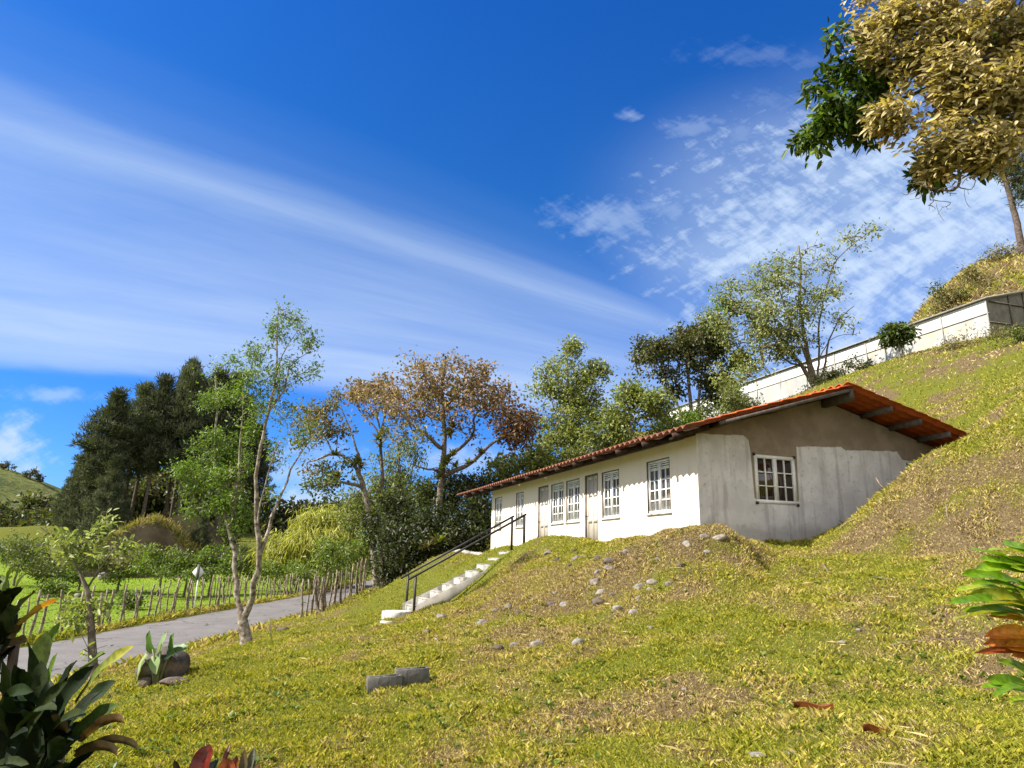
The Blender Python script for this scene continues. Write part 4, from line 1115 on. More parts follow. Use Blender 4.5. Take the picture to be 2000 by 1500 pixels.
sticks_px([(1602, 1062), (1622, 1050), (1650, 1037), (1672, 1029)], 13.2, 13.0, .022, 'bare branch lying along the foot of the grey gable wall, lower one')
sticks_px([(1640, 1045), (1641, 1032), (1655, 1020), (1675, 1012), (1700, 1010)], 13.0, 12.6, .018, 'arched bare branch against the gable wall above the lower one')
sticks_px([(1711, 933), (1717, 944), (1722, 950), (1729, 955)], 13.25, 13.1, .014, 'short crooked twig standing before the right part of the gable wall')
sticks_px([(1608, 1102), (1613, 1110), (1618, 1117), (1625, 1119)], 10.9, 10.7, .012, 'small pale forked twig on the lawn below the gable window')
sticks_px([(1848, 985), (1850, 1008), (1854, 1020), (1866, 1010)], 10.95, 10.8, .012, 'thin twig hanging on the right hillside')
for lst, lab in [([(1740, 1272), (1790, 1262), (1830, 1258), (1890, 1260)], 'long thin straw-coloured stem lying on the lawn left of the orange leaves'), ([(1705, 1135), (1735, 1138), (1748, 1141)], 'pale dry stem on the hillside lawn above the pebbles')]:
    stick([hit(a, b) + [0, 0, .05] for a, b in lst], .006, lab)
p = hit(531, 1250)
stick([p - UZ * .05, p + [-.05, 0, .2], p + [-.09, 0, .42]], .012, 'thin leaning stick standing in the lawn right of the forked tree', 'stick')
# ------------------------------------------------------------------ trees
class Tree:
    def __init__(s, seed):
        s.r = np.random.default_rng(seed); s.p = []; s.par = []; s.fix = []; s.att = []; s.tips = []
    def node(s, p, par, fix=0, att=True):
        s.p.append(np.asarray(p, float)); s.par.append(par); s.fix.append(fix); s.att.append(att); return len(s.p) - 1
    def path(s, pts, r0, r1, start=None, att_from=.35, jit=.0):
        pts = np.asarray(pts, float)
        d = np.concatenate([[0], np.cumsum(np.linalg.norm(np.diff(pts, axis=0), axis=1))])
        n = max(3, int(d[-1] / .3) + 1) if d[-1] < 12 else 40
        q = np.linspace(0, d[-1], n)
        # smooth the traced line a little
        pp = np.stack([np.interp(q, d, pts[:, k]) for k in range(3)], 1)
        for _ in range(2): pp[1:-1] = .25 * pp[:-2] + .5 * pp[1:-1] + .25 * pp[2:]
        if jit: pp[1:-1] += s.r.normal(0, jit, (n - 2, 3))
        prev = -1
        if s.p:
            if start is None: start = int(np.argmin(((np.array(s.p) - pp[0]) ** 2).sum(1)))
            prev = start
        for i in range(n):
            f = i / (n - 1)
            if i == 0 and prev >= 0: continue
            prev = s.node(pp[i], prev, r0 + (r1 - r0) * f ** .8, f > att_from)
        s.tips.append(prev)
        return prev
    def grow(s, targets, step=.35, bend=.12, up=.15, maxd=None):
        t = np.asarray(targets, float)
        P0 = np.array(s.p)[np.array(s.att)]
        order = np.argsort(((t[:, None] - P0[None]) ** 2).sum(-1).min(1)) if len(P0) * len(t) < 4e6 else np.arange(len(t))
        cap = len(s.p) + len(t) * 14 + 10
        A = np.full((cap, 3), 1e6); A[:len(s.p)] = np.where(np.array(s.att)[:, None], np.array(s.p), 1e6)
        for i in order:
            q = t[i]; n0 = len(s.p)
            dd = A[:n0] - q
            d2 = (dd ** 2).sum(1) * np.where(dd[:, 2] > .2, 1.5, 1.0)
            j = int(np.argmin(d2)); b = A[j]; D = q - b; L = math.sqrt((D ** 2).sum())
            if L < .05: continue
            par = s.par[j]
            pd = norm(b - s.p[par]) if par >= 0 else UZ
            n = min(12, max(2, int(L / step) + 1))
            c1 = b + (pd * .6 + UZ * up) * L * .35; c2 = q - D * .3 + UZ * up * L * .3
            prev = j
            off = s.r.normal(0, bend * L * .3, 3)
            for k in range(1, n + 1):
                f = k / n
                x = (1 - f) ** 3 * b + 3 * (1 - f) ** 2 * f * c1 + 3 * (1 - f) * f * f * c2 + f ** 3 * q + off * math.sin(f * math.pi)
                prev = s.node(x, prev); A[prev] = x
            s.tips.append(prev)
    def radii(s, tip=.006, exp=.5, cap=9):
        n = len(s.p); cnt = np.zeros(n)
        for i in range(n - 1, -1, -1):
            cnt[i] = max(cnt[i], 1)
            if s.par[i] >= 0: cnt[s.par[i]] += cnt[i] if s.fix[i] == 0 or True else 0
        leafc = np.zeros(n)
        kids = np.zeros(n, int)
        for i in range(n):
            if s.par[i] >= 0: kids[s.par[i]] += 1
        for i in range(n - 1, -1, -1):
            if kids[i] == 0: leafc[i] = 1
            if s.par[i] >= 0: leafc[s.par[i]] += leafc[i]
        r = tip * np.maximum(leafc, 1) ** exp
        fx = np.array(s.fix)
        return np.where(fx > 0, fx, np.minimum(r, cap)), leafc
    def wood(s, tip=.006, exp=.5, kmin=4, cap=9):
        r, lc = s.radii(tip, exp, cap)
        n = len(s.p); kids = [[] for _ in range(n)]
        for i in range(n):
            if s.par[i] >= 0: kids[s.par[i]].append(i)
        m = MB(); stack = [(i, -1) for i in range(n) if s.par[i] < 0]
        while stack:
            i, pr = stack.pop()
            ch = []; rr_ = []
            if pr >= 0: ch.append(s.p[pr]); rr_.append(min(r[pr], r[i] * 1.15))
            c = i
            while True:
                ch.append(s.p[c]); rr_.append(r[c])
                if not kids[c]: break
                best = max(kids[c], key=lambda q: (s.fix[q] > 0, lc[q]) if s.fix[c] > 0 else (0, lc[q]))
                for q in kids[c]:
                    if q != best: stack.append((q, c))
                c = best
            if len(ch) >= 2:
                rm = max(rr_); k = 9 if rm > .08 else 6 if rm > .03 else kmin
                if rm <= .012: k = 3
                m.tube(np.array(ch), rr_, k, cap=False)
        return m

def ell(c, rad, n, rg_, hollow=.55, lo=-1.0, spray=10):
    """twig ends in uneven sprays inside an ellipsoid"""
    def shell(m_):
        d = norm(rg_.normal(0, 1, (m_ * 3 + 6, 3))); d = d[d[:, 2] > lo][:m_]
        k = rg_.random((len(d), 1)) ** (1 / 3) * (1 - hollow) + hollow
        k = np.where(rg_.random((len(d), 1)) < .25, rg_.random((len(d), 1)), k) * rg_.uniform(.85, 1.22, (len(d), 1))
        return d * k
    ncl = max(3, int(n / spray))
    ctr = shell(ncl); w = rg_.random(len(ctr)) ** 1.5 + .15; w /= w.sum()
    i = rg_.choice(len(ctr), n, p=w)
    pts = ctr[i] + rg_.normal(0, 1, (n, 3)) * [.17, .17, .12]
    return np.asarray(c) + pts * np.asarray(rad)
def E(px, py, rx, ry, Y, dep=1.0):
    return (P(px, py, Y), np.array([rx * Y / FPX, rx * Y / FPX * dep, ry * Y / FPX]))

def leaves(m, pos, n_per, L, W, pal, rg_, spread, dirbias=(0, 0, -.15), bias=.5, nrm=None, lvar=.35):
    """leaf blades round each twig end"""
    pos = np.asarray(pos, float)
    rep = np.maximum(1, (n_per * rg_.uniform(.5, 1.5, len(pos))).astype(int))
    tone = np.repeat(rg_.uniform(.78, 1.25, len(pos)), rep)[:, None]
    pos = np.repeat(pos, rep, 0); n = len(pos)
    off = rg_.normal(0, 1, (n, 3)) * spread
    b = pos + off
    d = norm(norm(rg_.normal(0, 1, (n, 3))) * (1 - bias) + norm(off) * bias * .6 + np.asarray(dirbias))
    if nrm is None: q = rg_.normal(0, 1, (n, 3)) + [0, 0, .6]
    else: q = np.asarray(nrm) + rg_.normal(0, .45, (n, 3))
    sd_ = norm(np.cross(d, q)); nn = np.cross(sd_, d)
    l = L * (1 + lvar * rg_.uniform(-1, 1, (n, 1))); w = l * (W / L)
    up_ = nn * w * .16
    V = np.stack([b, b + d * l * .26 + sd_ * w * .42 + up_, b + d * l * .64 + sd_ * w * .40 + up_ - nn * l * .03, b + d * l - nn * l * .09,
                  b + d * l * .64 - sd_ * w * .40 + up_ - nn * l * .03, b + d * l * .26 - sd_ * w * .42 + up_], 1).reshape(-1, 3)
    pal = np.asarray(pal, float); i = rg_.integers(0, len(pal), n); k = rg_.random((n, 1)) * .5
    T = pal[i] * (1 - k) + pal[rg_.integers(0, len(pal), n)] * k
    T = T * rg_.uniform(.8, 1.2, (n, 1)) * tone
    q6 = np.arange(n)[:, None] * 6
    m.add(V, np.concatenate([q6 + [0, 1, 2, 3], q6 + [3, 4, 5, 0]]), np.clip(np.concatenate([T, T]), 0, 1))

def bromeliad(c, R_, rg_, n=26, pal=((.10, .14, .03), (.18, .2, .05), (.16, .11, .05))):
    m = MB(); pal = np.array(pal)
    for i in range(n):
        az = rg_.uniform(0, 2 * math.pi); el = rg_.uniform(.1, 1.3)
        L = R_ * rg_.uniform(.7, 1.15); q = np.linspace(0, 1, 5)
        h = np.array([math.cos(az), math.sin(az), 0]); s_ = np.array([-h[1], h[0], 0])
        pts = c + h * (q[:, None] * L * math.cos(el)) + UZ * ((q * L * math.sin(el) - .35 * L * q ** 2)[:, None])
        w = L * .085 * (1 - q ** 1.5) + .004
        V = np.stack([pts - s_ * w[:, None], pts + s_ * w[:, None]], 1).reshape(-1, 3)
        m.add(V, [[2 * k, 2 * k + 1, 2 * k + 3, 2 * k + 2] for k in range(4)], pal[rg_.integers(len(pal))] * rg_.uniform(.8, 1.2))
    return m

def make_tree(name, label, base, paths, clusters, leaf, bark, seed, group=None, cat='tree', tip=.006, exp=.5, step=.35, broms=(), lmat='leaf', up=.15, spray=10):
    """paths: (points, r0, r1[, attach_from]); clusters: (centre, radii, twigs, leaves per twig[, palette])"""
    T = Tree(seed)
    for pth in paths:
        T.path(pth[0], pth[1], pth[2], att_from=pth[3] if len(pth) > 3 else .3, jit=.015)
    n_path_tips = len(T.tips)
    ct = [ell(c[0], c[1], c[2], T.r, hollow=.45, spray=spray) for c in clusters]
    T.grow(np.concatenate(ct), step=step, up=up)
    root = thing(name, label, cat, base, group)
    T.wood(tip, exp).build('trunk', M[bark], root, smooth=True)
    m = MB()
    k0 = 0
    for c, t in zip(clusters, ct):
        if c[3] <= 0: continue
        pal = c[4] if len(c) > 4 else leaf['pal']
        leaves(m, t, c[3], leaf['L'], leaf['W'], pal, T.r, leaf['spread'], leaf.get('dir', (0, 0, -.15)), leaf.get('bias', .5))
    if m.n: m.build('crown', M[lmat], root)
    for bc, br in broms:
        bromeliad(np.asarray(bc), br, T.r, 40 if br > .4 else 24).build('bromeliad', M['leaf'], root)
    return root

def px_path(lst, Y, dy=0):
    n = len(lst)
    if isinstance(Y, (int, float)): Y = [Y + dy * i / max(1, n - 1) for i in range(n)]
    return [P(a, b, y) for (a, b), y in zip(lst, Y)]

# --- the forked pale tree in front
GRN = [(.09, .17, .015), (.14, .22, .02), (.06, .12, .012), (.19, .25, .03)]
OLV = [(.11, .14, .03), (.07, .10, .025), (.15, .17, .05), (.05, .075, .02)]
Yf = 16.0
b = G(485, 1262, Yf)
low = [b - UZ * .2, b + UZ * .02, P(481, 1245, Yf), P(474, 1212, Yf)]
fork = low[-1]
PT = [(low, .17, .11, 2.0),
      ([fork, P(462, 1190, Yf), P(462, 1130, Yf + .1), P(459, 1095, Yf + .2), P(451, 1041, Yf + .3), P(442, 1014, Yf + .3), P(430, 985, Yf + .4), P(424, 940, Yf + .5), P(421, 870, Yf + .6), P(422, 800, Yf + .7), P(424, 755, Yf + .8), P(420, 720, Yf + .8)], .065, .02, .35),
      ([P(451, 1041, Yf + .3), P(456, 1000, Yf + .1), P(466, 930, Yf - .1), P(470, 860, Yf - .2), P(474, 790, Yf - .3), P(484, 750, Yf - .3), P(492, 715, Yf - .3)], .04, .014, .3),
      ([fork, P(484, 1203, Yf), P(498, 1149, Yf - .2), P(504, 1110, Yf - .3), P(511, 1082, Yf - .4), P(503, 1030, Yf - .4), P(498, 975, Yf - .5), P(501, 920, Yf - .5), P(513, 868, Yf - .6), P(511, 835, Yf - .6), P(528, 800, Yf - .6), P(533, 775, Yf - .6), P(541, 720, Yf - .6), P(539, 655, Yf - .5), P(545, 592, Yf - .5)], .078, .010, .5),
      ([P(511, 1082, Yf - .4), P(528, 1020, Yf - .2), P(540, 985, Yf), P(552, 960, Yf + .1), P(566, 925, Yf + .3), P(573, 905, Yf + .5), P(592, 875, Yf + .8), P(615, 850, Yf + 1)], .05, .012, .5),
      ([P(528, 800, Yf - .6), P(548, 782, Yf - .5), P(557, 768, Yf - .4), P(556, 730, Yf - .3), P(575, 700, Yf - .2), P(600, 690, Yf - .1)], .04, .008, .3),
      ([P(541, 720, Yf - .6), P(552, 690, Yf - .8), P(575, 650, Yf - .9), P(600, 625, Yf - 1)], .02, .006, .3),
      ([P(503, 1030, Yf - .4), P(515, 960, Yf - .8), P(530, 900, Yf - 1), P(548, 860, Yf - 1.2)], .025, .008, .3)]
CL = [E(420, 945, 52, 60, Yf + .5, .9) + (120, 16), E(450, 1000, 38, 45, Yf + .2, 1) + (60, 13), E(425, 860, 45, 55, Yf + .6, 1) + (90, 14), E(465, 890, 35, 60, Yf, 1) + (70, 12), E(430, 785, 40, 35, Yf + .6, 1) + (70, 9),
      E(430, 715, 30, 25, Yf + .7, 1) + (32, 5), E(490, 740, 35, 35, Yf - .3, 1) + (45, 5), E(545, 640, 40, 55, Yf - .5, 1) + (75, 5), E(585, 660, 32, 40, Yf - .3, 1) + (45, 5), E(540, 720, 50, 45, Yf - .5, 1) + (80, 6), E(590, 715, 30, 30, Yf, 1) + (34, 6),
      E(505, 790, 40, 45, Yf - .5, 1) + (55, 7), E(560, 800, 45, 35, Yf - .4, 1) + (36, 4), E(540, 880, 40, 40, Yf - .8, 1) + (30, 4), E(600, 860, 40, 40, Yf + .8, 1) + (40, 4), E(505, 680, 30, 35, Yf - .4, 1) + (24, 4), E(395, 1000, 30, 35, Yf + .5, 1) + (26, 8), E(530, 960, 40, 40, Yf - .5) + (18, 3)]
LIT = [(.11, .19, .02), (.17, .26, .035), (.075, .14, .015), (.15, .20, .05)]
make_tree('forked_tree', 'slender pale-barked tree forking low into stems, standing on the lawn beside the road', b, PT, [(c[0], c[1] * 1.0, int(c[2] * (1.0 if c[3] > 8 else 1.3)), int(c[3] * 1.7)) for c in CL], dict(L=.080, W=.032, pal=LIT, spread=.10), 'bark_pale', 21, tip=.0045, exp=.5, step=.2)

# --- the brown-leaved dome tree with bromeliads
Yb = 35.0
BRN = [(.23, .14, .09), (.28, .17, .105), (.17, .105, .07), (.22, .18, .085), (.15, .15, .065), (.33, .205, .13)]
DBR = [(.10, .055, .025), (.14, .075, .03), (.07, .045, .02)]
b = P(854, 1085, Yb); b = np.array([b[0], b[1], gz(b[0], b[1])])
PT = [([b - UZ * .2, P(853, 1050, Yb), P(858, 980, Yb), P(863, 925, Yb), P(868, 890, Yb), P(868, 850, Yb), P(866, 800, Yb), P(862, 760, Yb), P(868, 715, Yb), P(870, 695, Yb)], .27, .05, .45),
      ([P(864, 930, Yb), P(885, 920, Yb - .3), P(915, 908, Yb - .8), P(940, 888, Yb - 1.2), P(958, 866, Yb - 1.5), P(985, 852, Yb - 1.8), P(1010, 840, Yb - 2)], .15, .05, .3),
      ([P(867, 895, Yb), P(892, 880, Yb + .6), P(915, 862, Yb + 1), P(929, 845, Yb + 1.2), P(922, 820, Yb + 1.4), P(935, 800, Yb + 1.5), P(965, 785, Yb + 1.7), P(985, 770, Yb + 1.8)], .11, .04, .4),
      ([P(866, 880, Yb), P(845, 862, Yb - .5), P(825, 842, Yb - 1), P(803, 832, Yb - 1.3), P(785, 805, Yb - 1.5), P(760, 790, Yb - 1.6)], .13, .03, .3),
      ([P(866, 820, Yb), P(835, 812, Yb + 1), P(805, 795, Yb + 1.5), P(775, 775, Yb + 2), P(745, 765, Yb + 2.3)], .11, .03, .3),
      ([P(866, 800, Yb), P(890, 770, Yb - 1), P(915, 745, Yb - 1.5), P(940, 735, Yb - 2)], .11, .03, .2),
      ([P(864, 775, Yb), P(845, 745, Yb + .6), P(825, 720, Yb + 1)], .09, .03, .2),
      ([P(862, 925, Yb), P(845, 915, Yb - .6), P(825, 918, Yb - 1), P(806, 905, Yb - 1.4)], .08, .03, .3)]
CL = [E(868, 740, 80, 52, Yb, 1.0) + (230, 9), E(795, 775, 75, 48, Yb + .5, 1) + (170, 8), E(945, 770, 62, 42, Yb, 1.1) + (150, 8), E(865, 800, 90, 30, Yb, 1) + (110, 6), E(735, 770, 42, 36, Yb + 1.5, 1) + (65, 7), E(985, 800, 42, 32, Yb - .5, 1) + (60, 8),
      E(1008, 828, 40, 34, Yb - 1.8, 1) + (100, 14, DBR), E(1010, 862, 24, 24, Yb - 1.8, 1) + (22, 8, DBR), E(800, 850, 45, 30, Yb - 1.2, 1) + (50, 6, BRN[3:5] + OLV[:1]), E(920, 835, 40, 26, Yb + 1, 1) + (30, 4)]
CL = [(c[0], c[1], int(c[2] * 1.5), int(c[3] * .85), *c[4:]) for c in CL]
make_tree('brown_crowned_tree', 'broad dome-crowned tree with rusty brown leaves and bromeliads on its limbs', b, PT, CL, dict(L=.17, W=.12, pal=BRN + [(.24, .2, .1)], spread=.19), 'bark_grey', 22, spray=4, tip=.010, exp=.48, step=.5, cat='tree',
          broms=[(P(872, 905, Yb - .5), .8), (P(884, 890, Yb - .6), .7), (P(862, 918, Yb - .5), .7), (P(890, 912, Yb - .6), .6), (P(878, 850, Yb - .6), .9), (P(884, 835, Yb - .5), .75), (P(940, 885, Yb - 1.4), .65), (P(915, 905, Yb - 1), .55), (P(858, 935, Yb - .4), .6)])

# --- gnarled tree with bromeliads at the fence
Yg = 39.0
b = P(738, 1140, Yg); b = np.array([b[0], b[1], gz(b[0], b[1])])
MIX = [(.17, .12, .045), (.12, .13, .04), (.22, .13, .05), (.09, .12, .03), (.14, .15, .04)]
PT = [([b - UZ * .2, P(732, 1100, Yg), P(727, 1060, Yg), P(722, 1010, Yg), P(714, 970, Yg), P(709, 945, Yg), P(700, 925, Yg)], .24, .14, .6),
      ([P(711, 955, Yg), P(695, 945, Yg - .6), P(675, 943, Yg - 1), P(655, 938, Yg - 1.4), P(630, 950, Yg - 1.8)], .13, .04, .3),
      ([P(700, 925, Yg), P(692, 905, Yg), P(672, 890, Yg + .5), P(650, 885, Yg + .8), P(625, 895, Yg + 1), P(600, 903, Yg + 1.2)], .12, .04, .3),
      ([P(700, 925, Yg), P(705, 900, Yg - .5), P(690, 860, Yg - .8), P(680, 830, Yg - 1), P(668, 800, Yg - 1.2)], .09, .03, .3),
      ([P(650, 885, Yg + .8), P(640, 860, Yg + 1), P(620, 835, Yg + 1.2), P(605, 810, Yg + 1.4)], .06, .02, .2)]
CL = [E(650, 830, 52, 40, Yg, 1) + (130, 7), E(610, 850, 40, 36, Yg + .6, 1) + (80, 6), E(668, 790, 32, 24, Yg - .6, 1) + (50, 6), E(600, 800, 30, 26, Yg + .8, 1) + (40, 5), E(640, 945, 35, 26, Yg - 1.2, 1) + (60, 9, OLV), E(665, 915, 38, 25, Yg, 1) + (50, 8, OLV), E(600, 910, 28, 20, Yg + 1, 1) + (30, 5)]
make_tree('gnarled_tree', 'gnarled pale-trunked tree with spiky bromeliads, left of the dome-crowned tree', b, PT, CL, dict(L=.2, W=.11, pal=MIX, spread=.2), 'bark_pale', 23, tip=.012, exp=.48, step=.5,
          broms=[(P(697, 905, Yg - .5), .95), (P(704, 912, Yg - .6), .8), (P(655, 890, Yg), .75), (P(660, 930, Yg - 1.2), .7), (P(690, 938, Yg - .6), .5)])
# --- dark upright trunk with a bromeliad ring
Yd = 41.0
b = P(748, 1140, Yd); b = np.array([b[0], b[1], gz(b[0], b[1])])
PT = [([b - UZ * .2, P(747, 1080, Yd), P(748, 1000, Yd), P(747, 930, Yd), P(744, 880, Yd), P(742, 850, Yd), P(752, 815, Yd), P(757, 780, Yd)], .2, .06, .65),
      ([P(742, 850, Yd), P(730, 830, Yd), P(712, 815, Yd + .5), P(700, 800, Yd + .8)], .07, .03, .2), ([P(744, 845, Yd), P(735, 805, Yd - .6), P(728, 770, Yd - 1)], .07, .03, .2)]
CL = [E(738, 760, 46, 34, Yd, 1) + (110, 7), E(706, 790, 30, 30, Yd + .5, 1) + (50, 6), E(765, 790, 30, 26, Yd, 1) + (40, 6), E(700, 760, 28, 22, Yd + .6, 1) + (36, 5)]
make_tree('dark_trunk_tree', 'tree with a straight dark trunk and a bromeliad ring below its brown crown', b, PT, CL, dict(L=.22, W=.13, pal=BRN + [(.12, .13, .04)], spread=.2), 'bark_dark', 24, tip=.012, exp=.48, step=.5,
          broms=[(P(738, 858, Yd - .4), .95), (P(748, 850, Yd - .4), .8), (P(742, 872, Yd - .4), .7)])
# --- light feathery tree behind them
FEA = [(.12, .16, .035), (.18, .22, .05), (.09, .12, .03), (.22, .24, .07)]
Yk = 46.0
b = P(785, 1090, Yk); b = np.array([b[0], b[1], gz(b[0], b[1])])
make_tree('feathery_tree', 'pale green feathery tree between the dark trunk and the dome-crowned tree', b, [([b - UZ * .2, P(786, 1040, Yk), P(782, 980, Yk), P(780, 920, Yk), P(778, 870, Yk)], .2, .05, .2), ([P(784, 1010, Yk), P(800, 960, Yk), P(806, 910, Yk)], .09, .03, .2)],
          [E(780, 910, 42, 55, Yk, 1) + (170, 13), E(800, 970, 42, 50, Yk, 1) + (130, 12), E(760, 970, 42, 60, Yk, 1) + (130, 12), E(690, 1020, 45, 50, Yk, 1) + (110, 10), E(720, 960, 30, 50, Yk + 1, 1) + (70, 10)], dict(L=.24, W=.085, pal=FEA, spread=.28, dir=(0, 0, -.5)), 'bark_grey', 25, tip=.012, step=.6)

# --- trees on the slope behind the house
def simple_tree(name, label, px, ybase, Y, stems, clusters, pal, bark, seed, L=.17, W=.09, spread=.22, **kw):
    b = P(px, ybase, Y); b = np.array([b[0], b[1], gz(b[0], b[1])])
    paths = []
    for i, st in enumerate(stems):
        pts = [b - UZ * .2] + px_path(st[0], Y, st[3] if len(st) > 3 else 0) if st[2] != 'br' and not isinstance(st[0][0], np.ndarray) else px_path(st[0], Y, st[3] if len(st) > 3 else 0)
        r = st[1]
        paths.append((pts, r, r * .22, .15))
    clusters = [(c[0], c[1], int(c[2] * 1.15), int(c[3] * kw.get('dens', 1.2)), *c[4:]) for c in clusters]; kw.pop('dens', 0)
    return make_tree(name, label, b, paths, clusters, dict(L=L * 1.2, W=W * 1.2, pal=np.array(pal) * 1.4, spread=spread * 1.15), bark, seed, tip=kw.pop('tip', .011), step=kw.pop('step', .55), **kw)
LGT = [(.12, .155, .04), (.17, .20, .06), (.08, .11, .03), (.20, .22, .07), (.14, .14, .035)]
simple_tree('light_green_tree', 'tall narrow light green tree rising behind the house roof, right of the brown dome', 1110, 930, 41, [([(1112, 900), (1118, 850), (1112, 790), (1108, 720), (1106, 675)], .2, ''), ([(1108, 880), (1090, 820), (1070, 760), (1060, 720)], .12, ''), ([(1118, 860), (1140, 800), (1160, 740)], .11, '')],
            [E(1105, 690, 20, 30, 41) + (50, 10), E(1100, 745, 48, 40, 41) + (130, 11), E(1155, 740, 34, 32, 41) + (90, 12), E(1060, 740, 24, 38, 41) + (46, 8), E(1110, 810, 55, 45, 41) + (170, 12), E(1150, 800, 36, 40, 41) + (90, 12), E(1085, 870, 48, 36, 41) + (130, 12), E(1140, 870, 42, 32, 41) + (110, 12), E(1055, 810, 22, 34, 41) + (26, 6)], LGT, 'bark_grey', 31)
simple_tree('rounded_tree', 'lower rounded green tree with a forked pale trunk, behind the middle of the roof', 1228, 880, 37, [([(1228, 850), (1231, 830), (1228, 800), (1222, 770)], .15, ''), ([(1232, 840), (1250, 815), (1270, 798), (1285, 780)], .09, '')],
            [E(1215, 785, 40, 32, 37) + (110, 11), E(1265, 775, 44, 28, 37) + (110, 11), E(1205, 830, 32, 36, 37) + (90, 12), E(1180, 850, 30, 30, 37) + (70, 12), E(1290, 800, 26, 26, 37) + (50, 9), E(1255, 830, 45, 30, 38.5) + (70, 9)], LGT + OLV, 'bark_grey', 32)
DRK = [(.035, .05, .016), (.055, .07, .02), (.025, .038, .014), (.09, .085, .03), (.07, .055, .025)]
simple_tree('dark_tree', 'dense dark green tree with several bare stems behind the roof', 1350, 860, 44, [([(1352, 830), (1348, 780), (1342, 720), (1335, 670), (1340, 640)], .18, ''), ([(1366, 835), (1364, 790), (1368, 740), (1375, 690)], .16, ''), ([(1336, 840), (1328, 800), (1310, 760), (1290, 720)], .12, ''), ([(1358, 800), (1385, 770), (1405, 740)], .09, '')],
            [E(1330, 680, 60, 50, 44) + (190, 14), E(1275, 700, 44, 36, 44) + (110, 13), E(1385, 680, 40, 55, 44) + (130, 12), E(1350, 640, 40, 22, 44) + (60, 11), E(1390, 765, 42, 38, 44) + (110, 13), E(1320, 740, 40, 24, 44) + (50, 10), E(1420, 720, 35, 45, 43) + (70, 9, LGT)], DRK, 'bark_dark', 33, L=.2, W=.11)
simple_tree('sparse_tree', 'open-crowned tree of many crooked stems standing before the white greenhouse', 1592, 762, 41.5, [([(1590, 735), (1578, 700), (1570, 650), (1560, 590), (1565, 530), (1560, 480)], .2, ''), ([(1597, 735), (1600, 690), (1598, 640), (1610, 580), (1625, 520), (1640, 500), (1680, 465), (1718, 442)], .085, '', -2), ([(1580, 735), (1555, 700), (1525, 660), (1490, 630), (1450, 600)], .17, '', 2), ([(1612, 715), (1616, 670), (1635, 630), (1655, 605), (1668, 598)], .10, '', -1), ([(1585, 720), (1545, 710), (1515, 690), (1480, 690)], .11, '', 3), ([(1572, 690), (1540, 620), (1520, 560), (1500, 520)], .12, '', 1), ([(1600, 700), (1622, 660), (1660, 650), (1674, 655)], .06, '', -1)],
            [E(1520, 540, 65, 40, 41) + (130, 7), E(1440, 580, 55, 36, 42) + (130, 9), E(1590, 510, 45, 42, 41) + (110, 3), E(1490, 620, 60, 45, 41.5) + (150, 9), E(1575, 600, 55, 60, 41) + (130, 7), E(1420, 640, 42, 48, 42) + (110, 9), E(1620, 600, 36, 50, 40.5) + (60, 5), E(1540, 660, 60, 36, 41) + (120, 10, DRK + LGT), E(1490, 680, 50, 36, 42) + (90, 9), E(1660, 478, 34, 22, 40) + (40, 4), E(1700, 452, 22, 10, 39.6) + (26, 4), E(1650, 640, 25, 40, 40.5) + (24, 3), E(1455, 730, 45, 50, 41) + (110, 8), E(1405, 590, 22, 26, 42) + (30, 9, GRN)], LGT + [(.24, .25, .10)], 'bark_dark', 34, L=.17, W=.08, spread=.24, tip=.013, dens=1.15)
simple_tree('low_tree', 'low spreading tree behind the far end of the house roof', 1010, 960, 37, [([(1008, 935), (1015, 915), (1040, 900)], .1, ''), ([(1000, 930), (985, 915), (970, 905)], .07, '')],
            [E(1030, 905, 45, 24, 37) + (120, 11), E(980, 915, 34, 24, 37) + (90, 11), E(1060, 890, 30, 26, 37) + (60, 10)], LGT + OLV, 'bark_grey', 35)
simple_tree('small_round_tree', 'small dark round tree standing before the white greenhouse wall', 1757, 693, 35.5, [([(1757, 678), (1752, 660), (1748, 645)], .07, ''), ([(1764, 675), (1768, 658)], .05, '')],
            [E(1752, 650, 22, 19, 35.5) + (90, 14), E(1768, 655, 14, 14, 35.5) + (36, 13)], DRK[:3] + [(.10, .15, .03)], 'bark_grey', 36, L=.2, W=.10, spread=.14)
# undergrowth on the slope between these trees
def bush(name, label, cl, pal, seed, L=.16, W=.08, spread=.2, bark='bark_dark', group=None, lmat='leaf', cat='bush', tip=.009, droop=-.15):
    cl = [(c[0], c[1], c[2], int(c[3] * 1.5), *c[4:]) for c in cl]
    c0 = cl[0][0]; b = np.array([c0[0], c0[1], gz(c0[0], c0[1])])
    T = Tree(seed); paths = []
    for c in cl:
        q = np.asarray(c[0]); foot = b + (np.array([q[0], q[1], b[2]]) - b) * .5; foot[2] = gz(foot[0], foot[1]) - .1
        mid = foot + (q - foot) * .5 + T.r.normal(0, .1, 3)
        paths.append(([foot, mid, q], max(.02, .03 * np.linalg.norm(q - foot)), .012, .25))
    return make_tree(name, label, b, paths, cl, dict(L=L, W=W, pal=pal, spread=spread, dir=(0, 0, droop)), bark, seed, group=group, cat=cat, tip=tip, step=.5, lmat=lmat)
bush('bush', 'olive bush filling the gap between the dark tree and the open-crowned tree, above the roof', [E(1455, 775, 40, 26, 38) + (110, 11), E(1420, 790, 30, 20, 37) + (60, 10)], OLV + LGT, 41)
bush('bush', 'green bush behind the roof under the dark tree', [E(1330, 825, 40, 24, 39) + (110, 11, GRN), E(1295, 835, 30, 22, 39) + (70, 10), E(1380, 810, 30, 22, 39) + (70, 10)], OLV, 42)
bush('bush', 'yellow-green bush behind the roof between the light green tree and the rounded tree', [E(1165, 880, 34, 28, 38) + (100, 11), E(1130, 895, 34, 22, 37) + (80, 11)], LGT, 43)
